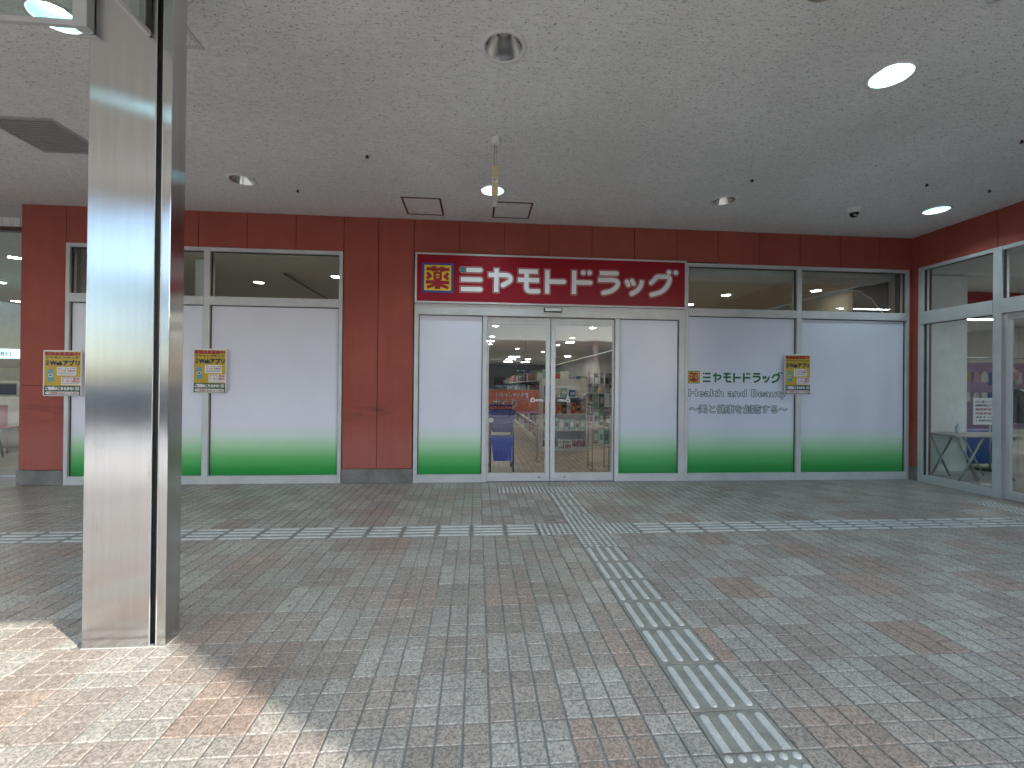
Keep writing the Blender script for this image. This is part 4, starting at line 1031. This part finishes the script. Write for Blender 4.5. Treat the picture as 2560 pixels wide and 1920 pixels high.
for k in range(5):
    mb = MB(); hh = random.uniform(0.12, 0.22); mb.box(-0.06, 0.06, -0.04, 0.04, 0, hh, 0); mb.box(-0.045, 0.045, -0.042, -0.0405, hh*0.3, hh*0.7, 1)
    t = mb.build('box', [('blue_card','pale_card','cyan_card')[k % 3], 'print_white'], None, (0.88-0.34+k*0.17, 3.2, 1.081)); tag(t, nth(k, 5, 'box')+' on the top display shelf', 'box', 'boxes on top of the display rack')

# orange banner stand
ob = thing('orange_banner', 'orange vinyl banner with white letters above the blue cart', 'banner', (-0.20, 1.95, 0))
bx('cloth', 'orange_cloth', ob, -0.50, 0.40, 0.0, 0.004, 0.86, 1.22)
tx = MB(); text_into(tx, 'ホぐり', -0.40, 0.02, 0.92, 1.06, -0.0016, 0, 0.045); text_into(tx, 'ホぐり', -0.40, 0.02, 0.92, 1.06, -0.0022, 1, 0.012); text_into(tx, 'いらっしゃいませ', -0.34, 0.22, 1.10, 1.18, -0.002, 1, 0.02)
tx.build('lettering', ['ink_black', 'print_white'], ob)
bx('hem', 'pink', ob, -0.50, 0.40, -0.001, 0.005, 0.825, 0.8595)
f = MB(); f.tube([(-0.48,0.02,0),(-0.48,0.02,1.23)], 0.010); f.tube([(0.38,0.02,0),(0.38,0.02,1.23)], 0.010); f.tube([(-0.48,0.02,1.22),(0.38,0.02,1.22)], 0.008); f.box(-0.50,-0.46,-0.15,0.19,0,0.02); f.box(0.36,0.40,-0.15,0.19,0,0.02); f.build('stand', 'steel_grey', ob)

# slipper rack by the right jamb
wr = thing('wire_rack', 'tall wire rack hung with packed goods behind the right door edge', 'rack', (1.02, 1.15, 0))
f = MB()
for x in (-0.12, 0.14):
    for y in (-0.12, 0.14): f.tube([(x, y, 0), (x, y, 1.52)], 0.008, 6)
for z in (0.08, 0.36, 0.64, 0.92, 1.2, 1.5):
    for y in (-0.12, 0.14): f.tube([(-0.12, y, z), (0.14, y, z)], 0.005, 6)
    for x in (-0.12, 0.14): f.tube([(x, -0.12, z), (x, 0.14, z)], 0.005, 6)
f.build('frame', 'steel_grey', wr)
pkm = ['tan_card','pale_card','green_card','dark_cloth','pale_card','tan_card']
for li, z in enumerate((0.64, 0.92, 1.2, 1.5)):
    for k in range(3):
        mb = MB(); mb.box(-0.035, 0.035, -0.012, 0.012, -0.22, -0.012, 0); mb.box(-0.022, 0.022, -0.0135, -0.0122, -0.16, -0.07, 1)
        t = mb.build('hanging_pack', [pkm[(li+k) % 6], pkm[(li*2+k+1) % 6]], None, (1.02-0.075+k*0.085, 1.01, z)); tag(t, ('left','middle','right')[k]+' hanging pack on the '+('lowest','second lowest','second highest','highest')[li]+' row of the wire rack', 'pack', 'packs on the wire rack')

# long shelf rows deeper in the shop, goods joined per row
GOODS = ['red_card','pale_card','tan_card','blue_card','orange_card','cyan_card','pink_card','green_card','print_white','ink_navy']
def shelf_row(label, x0, x1, y0, y1, h, seed, group='shelf rows in the shop'):
    t = thing('shelf_row', label, 'shelf', ((x0+x1)/2, y0, 0), group); rnd = random.Random(seed); a = (x1-x0)/2; L = y1-y0
    f = MB(); f.box(-a, a, 0, L, 0, 0.1)
    f.box(-0.015, 0.015, 0.01, L-0.01, 0.1, h)
    f.build('plinth', 'white_paint', t)
    levels = [0.1]+[0.1+0.33*k for k in range(1, int((h-0.1)/0.33)+1)]
    gd = MB()
    for z in levels:
        if z > 0.11: bx('shelf', 'white_paint', t, -a, a, 0.012, L-0.012, z-0.02, z)
        for sgn in (-1, 1):
            y = 0.04
            while y < L-0.1:
                wd = rnd.uniform(0.07, 0.2); hh = rnd.uniform(0.12, 0.27); mi = rnd.randrange(len(GOODS))
                n = 1 if y > 6 else 1
                xa, xb = (0.05, a-0.03-rnd.uniform(0, 0.05)) if sgn > 0 else (-a+0.03+rnd.uniform(0, 0.05), -0.05)
                gd.box(xa, xb, y, y+wd-0.008, z+0.001, z+hh, mi); y += wd
        for end in (0,):
            x = -a+0.03
            while x < a-0.1:
                wd = rnd.uniform(0.07, 0.14); hh = rnd.uniform(0.12, 0.26); gd.box(x, x+wd-0.008, -0.03, 0.035, z+0.001, z+hh, rnd.randrange(len(GOODS))); x += wd
    o = gd.build('goods', GOODS, t); tag(o, kind='stuff')
    bx('end_board', 'white_paint', t, -a, a, -0.05, -0.032, 0, h*0.2)
shelf_row('long goods shelf running back behind the display rack', 0.45, 1.30, 4.3, 15.0, 1.45, 1)
shelf_row('long goods shelf behind the blue cart at the left', -3.0, -2.1, 4.0, 15.0, 1.5, 2)
shelf_row('goods shelf across the aisle right of the display rack', 2.9, 3.8, 4.0, 15.0, 1.5, 3)
shelf_row('low goods shelf left of the aisle in the shop', -1.15, -0.55, 6.2, 15.0, 1.4, 5)
shelf_row('tall far goods shelf at the back of the shop', -2.0, -1.0, 20.0, 28.0, 1.7, 6)
shelf_row('second tall far goods shelf at the back of the shop', 1.0, 2.2, 20.0, 28.0, 1.7, 7)
# hanging aisle sign
hs = thing('aisle_sign', 'black aisle sign with white text hanging deep inside the shop', 'sign', (0.575, 9.0, 1.72))
bx('board', 'ink_black', hs, -0.20, 0.20, 0, 0.02, 0.0, 0.16); tx = MB(); text_into(tx, 'バス・トイレ', -0.15, 0.15, 0.05, 0.11, -0.002, 0, 0.03); tx.build('lettering', 'print_white', hs)
f = MB(); f.tube([(-0.17,0.01,0.16),(-0.17,0.01,SOF-1.72)], 0.004, 5); f.tube([(0.17,0.01,0.16),(0.17,0.01,SOF-1.72)], 0.004, 5); f.build('wire', 'grey', hs)

# ------------------------------------------------------------------ side shop seen through the right window
struct('side_shop_floor', 'shop_floor', SX+0.10, 16, -6.6, 12, -0.12, -0.002)
struct('side_shop_ceiling', 'white_paint', SX+0.21, 16, -6.6, 12, 3.05, 3.15)
struct('side_shop_wall', 'cream_wall', 14.0, 14.1, -6.6, 12, 0, 3.05)
struct('side_shop_back', 'cream_wall', 5.55, 14.0, 11.9, 12.0, 0, 3.05)
rb = MB(); rb.box(5.9, 14.0, 1.6, 1.66, 2.72, 3.049); tag(rb.build('red_valance', 'sign_red'), 'dark red valance under the ceiling of the side shop', 'valance')
pt = thing('partition', 'plain white partition wall inside the side shop window', 'partition', (6.05, 0.60, 0))
bx('board', 'white_paint', pt, -0.55, 0.567, 0, 0.10, 0.06, 3.04); bx('skirting', 'grey', pt, -0.55, 0.569, -0.006, 0.10, 0.0, 0.0595)
tb = thing('folding_table', 'folding table with crossed steel legs behind the side window', 'table', (6.33, 0.30, 0))
bx('top', 'table_wood', tb, -0.52, 0.55, -0.24, 0.24, 0.635, 0.662, ch=0.004)
for s0 in (-1, 1):
    y = s0*0.19
    f = MB(); f.tube([(-0.44, y, 0.63), (-0.12, y, 0.012)], 0.013); f.build('leg', 'steel_grey', tb)
    f = MB(); f.tube([(-0.06, y, 0.63), (-0.42, y, 0.012)], 0.013); f.build('leg', 'steel_grey', tb)
    f = MB(); f.tube([(0.08, y, 0.63), (0.44, y, 0.012)], 0.013); f.build('leg', 'steel_grey', tb)
    f = MB(); f.tube([(0.46, y, 0.63), (0.10, y, 0.012)], 0.013); f.build('leg', 'steel_grey', tb)
bt = thing('pump_bottle', 'cloudy hand sanitizer pump bottle on the folding table', 'bottle', (6.22, 0.38, 0.662))
r = MB(); r.lathe([(0.0,0.0),(0.036,0.0),(0.038,0.01),(0.037,0.09),(0.028,0.112),(0.014,0.12),(0.014,0.13)], seg=18); r.build('body', 'bottle', bt)
r = MB(); r.lathe([(0.016,0.128),(0.016,0.142),(0.006,0.144),(0.005,0.168)], seg=12); r.box(-0.038, 0.012, -0.008, 0.008, 0.166, 0.182); r.build('pump', 'white', bt)
ns = thing('notice_stand', 'white notice on a pole stand behind the side window mullion', 'sign', (7.42, 0.92, 0))
bx('board', 'print_white', ns, -0.30, 0.30, 0, 0.01, 0.74, 1.17)
tx = MB()
for s_, a, b_, c_, d_, mi in (('FuFu上福ショッピングプラザ', -0.27, 0.26, 1.09, 1.13, 0), ('営業時間は下記の通り', -0.27, 0.24, 1.03, 1.07, 0), ('開店時間  10:00', -0.26, 0.22, 0.965, 1.005, 1), ('閉店時間  20:00', -0.26, 0.22, 0.90, 0.94, 1), ('食品館  9:00-21:00', -0.26, 0.20, 0.845, 0.875, 0), ('※ 営業時間変更あり', -0.26, 0.20, 0.79, 0.82, 0)):
    text_into(tx, s_, a, b_, c_, d_, -0.002, mi, 0.02)
tx.build('lettering', ['ink_black', 'ink_red'], ns)
f = MB(); f.tube([(0.02,0.02,0.02),(0.02,0.02,1.0)], 0.012); f.build('pole', 'steel_grey', ns); f = MB(); f.lathe([(0.0,0.0),(0.17,0.0),(0.17,0.014),(0.02,0.022),(0.0,0.022)], seg=24); f.build('base', 'ink_black', ns)
bn = thing('blue_bin', 'dark blue wheeled container under the folding table in the side shop', 'bin', (7.35, 1.25, 0))
bx('body', 'navy_plastic', bn, -0.42, 0.42, -0.25, 0.25, 0.09, 0.62, ch=0.02); bx('rim', 'navy_plastic', bn, -0.435, 0.435, -0.265, 0.265, 0.60, 0.64, ch=0.008)
for x in (-0.34, 0.34):
    for y in (-0.18, 0.18): o = obj('wheel', whm, bn, (x, y, 0.04)); o.rotation_euler.y = math.pi/2
cr = thing('clothes_rail', 'chrome clothes rail with hats and small goods in the side shop', 'clothes rack', (9.8, 2.6, 0))
f = MB(); f.tube([(-0.95,0,0),(-0.95,0,1.95),(1.3,0,1.95),(1.3,0,0)], 0.016); f.build('rail', 'steel_grey', cr)
bx('peg_board', 'lilac', cr, -0.85, 1.25, 0.10, 0.13, 0.50, 1.86)
rnd = random.Random(4)
bagm = ['pink_card','lilac','pale_card','print_yellow','blue_card','dark_cloth','white_cloth']
for k in range(14):
    x = 0.70+0.19*(k % 7); z = 1.48 if k < 7 else 1.06
    mb = MB(); hh = rnd.uniform(0.18, 0.28); ww = rnd.uniform(0.06, 0.085)
    mb.prism([(-ww, -hh), (ww, -hh*0.95), (ww*0.8, -0.03), (0.0, 0.0), (-ww*0.85, -0.03)], -0.02, 0.02, 0)
    t = mb.build('pouch', [bagm[rnd.randrange(7)]], None, (8.4+x, 2.66, z+0.2)); tag(t, nth(k % 7, 7, 'pouch')+(' in the upper row' if k < 7 else ' in the lower row')+' of the side shop peg board', 'pouch', 'pouches on the peg board')
ht = MB(); ht.lathe([(0.16,0.0),(0.155,0.008),(0.09,0.03),(0.085,0.09),(0.05,0.125),(0.0,0.13)], seg=20)
t = ht.build('sun_hat', 'pink_card', None, (9.76, 2.42, 1.62)); t.rotation_euler.x = R_(62); tag(t, 'pink brimmed hat hanging in the side shop', 'hat')
for k, (x, mt) in enumerate(((9.14,'dark_cloth'),(9.36,'white_cloth'),(9.60,'white_cloth'),(9.84,'dark_cloth'))):
    mb = MB(); mb.prism([(-0.17,-0.62),(0.17,-0.62),(0.15,-0.25),(0.24,-0.34),(0.28,-0.26),(0.16,-0.05),(0.05,0.0),(-0.05,0.0),(-0.16,-0.05),(-0.28,-0.26),(-0.24,-0.34),(-0.15,-0.25)], -0.05, 0.05)
    t = mb.build('shirt', mt, None, (x, 1.9, 1.32)); t.rotation_euler.z = R_(70); tag(t, ('nearest ' if k < 2 else 'farther ')+('dark' if mt == 'dark_cloth' else 'white')+' shirt on a hanger in the side shop', 'shirt', 'shirts in the side shop')
q = MB(); q.box(-0.6, 0.6, -0.06, 0.06, -0.03, -0.001); q1 = q.mesh('frame', ['white']); q = MB(); q.box(-0.58, 0.58, -0.045, 0.045, -0.036, -0.0301); q2 = q.mesh('tube', ['panel_on'])
for x, y in ((7.4,-2.6),(9.4,-1.3),(7.3,3.4),(9.4,3.4),(7.3,6.2),(9.6,6.2),(11.5,4.2)):  # the two front lamps are added to brighten the partition
    t = thing('strip_light', 'lit strip light in the side shop, the front ones added to brighten it', 'ceiling light', (x, y, 3.05), 'strip lights in the side shop'); obj('frame', q1, t); obj('tube', q2, t)
hoop = MB(); hoop.tube([(7.55+0.45*math.cos(a), 2.2, 2.75+0.55*math.sin(a)) for a in [math.pi*(0.95+0.05*i) for i in range(12)]], 0.02, 8)
tag(hoop.build('hoop', 'white'), 'pale curved hoop hanging in the side shop window', 'hoop')

# ------------------------------------------------------------------ hall at the far left with a cash machine
struct('hall_floor', 'shop_floor', -16, -6.46, 0.302, 9.0, -0.12, -0.003)
struct('hall_ceiling', 'white_paint', -16, -6.46, 0.91, 9.0, 3.30, 3.40)
struct('hall_wall', 'white_paint', -16, -6.46, 8.9, 9.0, 0, 3.3)
struct('hall_wall_left', 'white_paint', -16.1, -16.0, 0.3, 9.0, 0, 3.3)
struct('hall_wall_front', 'white_paint', -16.0, -12.01, 0.85, 0.93, 0, CZ)
hg = thing('hall_glazing', 'frameless glass screen left of the red pillar', 'window', (-8.5, 0.85, 0))
bx('pane', 'glass', hg, -3.5, 2.02, 0, 0.01, 0.015, 3.305); bx('header', 'brown_metal', hg, -3.5, 2.02, -0.03, 0.05, 3.305, 3.36); bx('upper_panel', 'ceiling', hg, -3.5, 2.02, -0.01, 0.05, 3.3605, CZ+0.05); bx('channel', 'alu', hg, -3.5, 2.02, -0.012, 0.022, 0.0, 0.0149)
am = thing('cash_machine', 'cash machine with a lit blue bank sign in the far left hall', 'cash machine', (-9.98, 3.75, 0))
bx('body', 'grey', am, -0.42, 0.33, 0, 0.7, 0.0, 1.30, ch=0.02); bx('fascia', 'white', am, -0.42, 0.33, -0.03, 0.02, 0.36, 0.98, ch=0.02)
bx('screen', 'ink_navy', am, -0.25, 0.15, -0.012, -0.002, 1.02, 1.24)
sgn = bx('sign_box', 'atm_sign' if 'atm_sign' in M else 'bulb_blue', am, -0.55, 0.245, -0.12, 0.3, 1.72, 1.905) if False else None
M['atm_sign'] = emit('atm_lightbox', (0.35, 0.62, 0.72), 0.9)
sgn = bx('sign_box', 'atm_sign', am, -0.55, 0.245, -0.12, 0.3, 1.72, 1.905)
tx = MB(); text_into(tx, 'セブン銀行', -0.46, 0.18, 1.765, 1.86, -0.1215, 0, 0.03); tx.build('lettering', 'ink_navy', sgn)
bx('sign_band', 'ink_navy', am, -0.55, 0.245, -0.115, 0.3, 1.55, 1.7195); bx('post', 'grey', am, -0.42, 0.30, 0.25, 0.5, 1.30, 1.55)
for i, (x, y, mt, lb) in enumerate(((-9.05, 2.3, 'white', 'white chair with curved back in front of the cash machine'), (-9.5, 3.1, 'pink_card', 'pink chair with thin legs in the far left hall'))):
    c = thing('chair', lb, 'chair', (x, y, 0)); c.rotation_euler.z = R_(200)
    s_ = MB(); s_.box(-0.21, 0.21, -0.21, 0.21, 0.43, 0.46, ch=0.012); s_.build('seat', mt, c)
    b = MB()
    for k in range(8):
        a0 = -0.9+1.8*k/8; a1 = -0.9+1.8*(k+1)/8
        for a, z0, z1 in ((0, 0.46, 0.86),):
            P = [(0.24*math.sin(t), 0.24*math.cos(t)) for t in (a0, a1)]; Q = [(0.225*math.sin(t), 0.225*math.cos(t)) for t in (a0, a1)]
            b.quad((P[0][0],P[0][1],z0),(P[1][0],P[1][1],z0),(P[1][0],P[1][1],z1),(P[0][0],P[0][1],z1)); b.quad((Q[0][0],Q[0][1],z0),(Q[1][0],Q[1][1],z0),(Q[1][0],Q[1][1],z1),(Q[0][0],Q[0][1],z1)); b.quad((P[0][0],P[0][1],z1),(P[1][0],P[1][1],z1),(Q[1][0],Q[1][1],z1),(Q[0][0],Q[0][1],z1))
    b.build('backrest', mt, c)
    for lx, ly in ((-0.18,-0.18),(0.18,-0.18),(-0.18,0.18),(0.18,0.18)):
        l = MB(); l.tube([(lx, ly, 0.43), (lx*1.25, ly*1.25, 0.0)], 0.011, 6); l.build('leg', mt if i else 'steel_grey', c)
for x, y in ((-12.48, 6.46), (-10.6, 4.21), (-8.4, 2.2), (-8.4, 5.0), (-10.4, 1.8), (-12.4, 2.6)):  # lamps near the front are added to brighten the dark hall
    t = thing('hall_downlight', 'lit round downlight in the far left hall, some near the front added to brighten it', 'ceiling light', (x, y, 3.30), 'downlights in the left hall'); obj('trim_ring', rim_m, t); obj('lamp', lamp_m, t)

# ------------------------------------------------------------------ things behind the viewer: mirrored ones and an unseen building that shades the floor
rl = thing('railing', 'black bar railing along the far side of the forecourt', 'railing', (1.5, -12.2, 0))
f = MB(); f.tube([(-11,0,1.18),(9,0,1.18)], 0.022); f.tube([(-11,0,0.12),(9,0,0.12)], 0.03); f.build('rail', 'white_paint', rl)
f = MB()
for k in range(170): x = -10.95+k*0.117; f.box(x-0.011, x+0.011, -0.011, 0.011, 0.12, 1.17)
f.build('bars', 'ink_black', rl); rl.children[-1]['kind'] = 'stuff'
for k in range(11): bx('post', 'ink_black', rl, -11+2*k-0.03, -11+2*k+0.03, 0.03, 0.09, 0.0, 1.2)
nb = thing('bowling_banner', 'tall purple banner with a bowling pin mirrored in the right door', 'banner', (3.88, -11.18, 0))
pin = [(0.0,1.30),(0.115,1.30),(0.17,1.55),(0.185,1.80),(0.165,2.05),(0.11,2.28),(0.078,2.45),(0.083,2.60),(0.105,2.72),(0.10,2.83),(0.06,2.90),(0.0,2.92)]
cl_ = MB()
for sg in (1, -1):      # the cloth is printed round the pin, so the pin stays single and light shines through it
    cl_.poly([(sg*0.32, 0.0, 1.26), (sg*0.32, 0.0, 3.13), (0.0, 0.0, 3.13)]+[(sg*x, 0.0, z) for x, z in pin[::-1]]+[(0.0, 0.0, 1.26)])
cl_.build('cloth', 'purple_cloth', nb)
tx = MB(); tx.poly([(x, 0.0, z) for x, z in pin]+[(-x, 0.0, z) for x, z in pin[::-1] if x > 0], 0)
tx.quad((-0.082, 0.002, 2.42), (0.082, 0.002, 2.42), (0.080, 0.002, 2.47), (-0.080, 0.002, 2.47), 1); tx.quad((-0.10, 0.002, 2.30), (0.10, 0.002, 2.30), (0.092, 0.002, 2.35), (-0.092, 0.002, 2.35), 1)
n0 = len(tx.v); text_into(tx, 'Bowling', -0.27, 0.27, 2.95, 3.09, 0.008, 2, 0.03)
for k in range(n0, len(tx.v)): a = tx.v[k]; tx.v[k] = (-a[0], a[1], a[2])
tx.build('print', ['pin_cloth', 'red_cloth', 'yellow_cloth'], nb)
f = MB(); f.tube([(0.34,0,0),(0.34,0,3.2)], 0.015); f.tube([(0.34,0,3.16),(-0.32,0,3.16)], 0.01); f.build('pole', 'white', nb); bx('base', 'grey', nb, 0.14, 0.54, -0.2, 0.2, 0, 0.10, ch=0.02)
def far_building(label, x0, x1, y, d, h, nx, nz, mat):
    t = thing('far_building', label, 'building', ((x0+x1)/2, y, -0.16)); a = (x1-x0)/2
    bx('wall', mat, t, -a, a, -d, 0, 0, h); bx('parapet', 'far_wall', t, -a-0.2, a+0.2, -d-0.2, 0.2, h, h+0.5)
    wmm = MB(); ww, wh_ = (2*a/nx)*0.55, (h/nz)*0.45; wmm.box(-ww/2, ww/2, -0.05, 0.03, 0, wh_); me = wmm.mesh('window', ['far_glass'])
    for i in range(nx):
        for k in range(nz): obj('window', me, t, (-a+(i+0.5)*2*a/nx, 0.0, h*(k+0.3)/nz))
far_building('unseen tall pale building to the right behind the viewer, placed to shade the floor', 10.1, 26, -4.5, 7.6, 9.6, 6, 3, 'far_wall')  # out of view; placed to cast the long shadow edge on the floor
far_building('pale three storey building across the road behind the viewer', -34, -6, -46, 14, 10.5, 9, 3, 'far_wall')
far_building('cream low building across the road mirrored in the steel column', -3, 22, -52, 12, 7.0, 7, 2, 'cream_wall')

th = MB(); th.tube([(0.395,-3.757,0.002),(0.408,-3.760,0.004),(0.420,-3.764,0.002),(0.428,-3.761,0.002)], 0.0012, 5)
tag(th.build('plastic_thread', 'print_white'), 'short white thread lying on the floor tiles right of the tactile path', 'litter')

# parked cars beyond the railing, seen only as reflections in the door glass
def car(label, x, y, mat, rz):
    t = thing('parked_car', label, 'car', (x, y, -0.16), 'cars parked beyond the railing'); t.rotation_euler.z = rz
    prof = [(-2.05,0.30),(-2.08,0.62),(-1.98,0.80),(-1.15,0.93),(-0.55,1.38),(-0.2,1.47),(0.85,1.47),(1.35,1.36),(1.80,0.98),(2.02,0.92),(2.08,0.60),(2.04,0.30)]
    bm_ = MB(); bm_.prism(prof, -0.80, 0.80, 0); o = bm_.build('body', mat, t)
    md = o.modifiers.new('round', 'BEVEL'); md.width = 0.07; md.segments = 3; md.limit_method = 'ANGLE'
    win = [(-1.0,0.95),(-0.52,1.33),(-0.2,1.40),(0.85,1.40),(1.28,1.30),(1.60,0.97)]
    for y0, y1 in ((-0.806,-0.795),(0.795,0.806)):
        g_ = MB(); g_.prism(win, y0, y1, 0); g_.build('side_window', 'far_glass', t)
    for a_, b_ in (((-1.13,0.955),(-0.57,1.365)), ((1.78,1.01),(1.37,1.345))):
        g_ = MB(); d_ = -0.012 if a_[0] < 0 else 0.012
        g_.quad((a_[0]+d_,-0.66,a_[1]+0.012),(a_[0]+d_,0.66,a_[1]+0.012),(b_[0]+d_,0.58,b_[1]+0.012),(b_[0]+d_,-0.58,b_[1]+0.012)); g_.build('windscreen', 'far_glass', t)
    w_ = MB(); w_.lathe([(0.0,-0.10),(0.20,-0.10),(0.31,-0.09),(0.31,0.09),(0.20,0.10),(0.0,0.10)], seg=20); wm_ = w_.mesh('wheel', ['black'])
    for wx in (-1.3, 1.3):
        for wy in (-0.74, 0.74): q_ = obj('wheel', wm_, t, (wx, wy, 0.31)); q_.rotation_euler.x = math.pi/2
    for yy in (-0.55, 0.55):
        g_ = MB(); g_.box(-2.10, -2.05, yy-0.16, yy+0.16, 0.62, 0.74); g_.build('headlight', 'bulb_off', t)
M['car_dark'] = plain('dark_car_paint', (0.02, 0.022, 0.03), 0.2, 0, 0.02, coat=1.0)
M['car_blue'] = plain('blue_car_paint', (0.03, 0.06, 0.16), 0.2, 0, 0.02, coat=1.0)
M['car_silver'] = plain('silver_car_paint', (0.40, 0.41, 0.42), 0.25, 0.5, 0.02, coat=1.0)
for i_, (x_, m_, l_) in enumerate(((-4.6,'car_dark','black parked car at the left of the row beyond the railing'),(-1.9,'car_silver','silver parked car second in the row beyond the railing'),(0.8,'car_blue','blue parked car third in the row beyond the railing'),(3.5,'car_dark','black parked car at the right of the row beyond the railing'))):
    car(l_, x_, -16.2, m_, R_(-90))
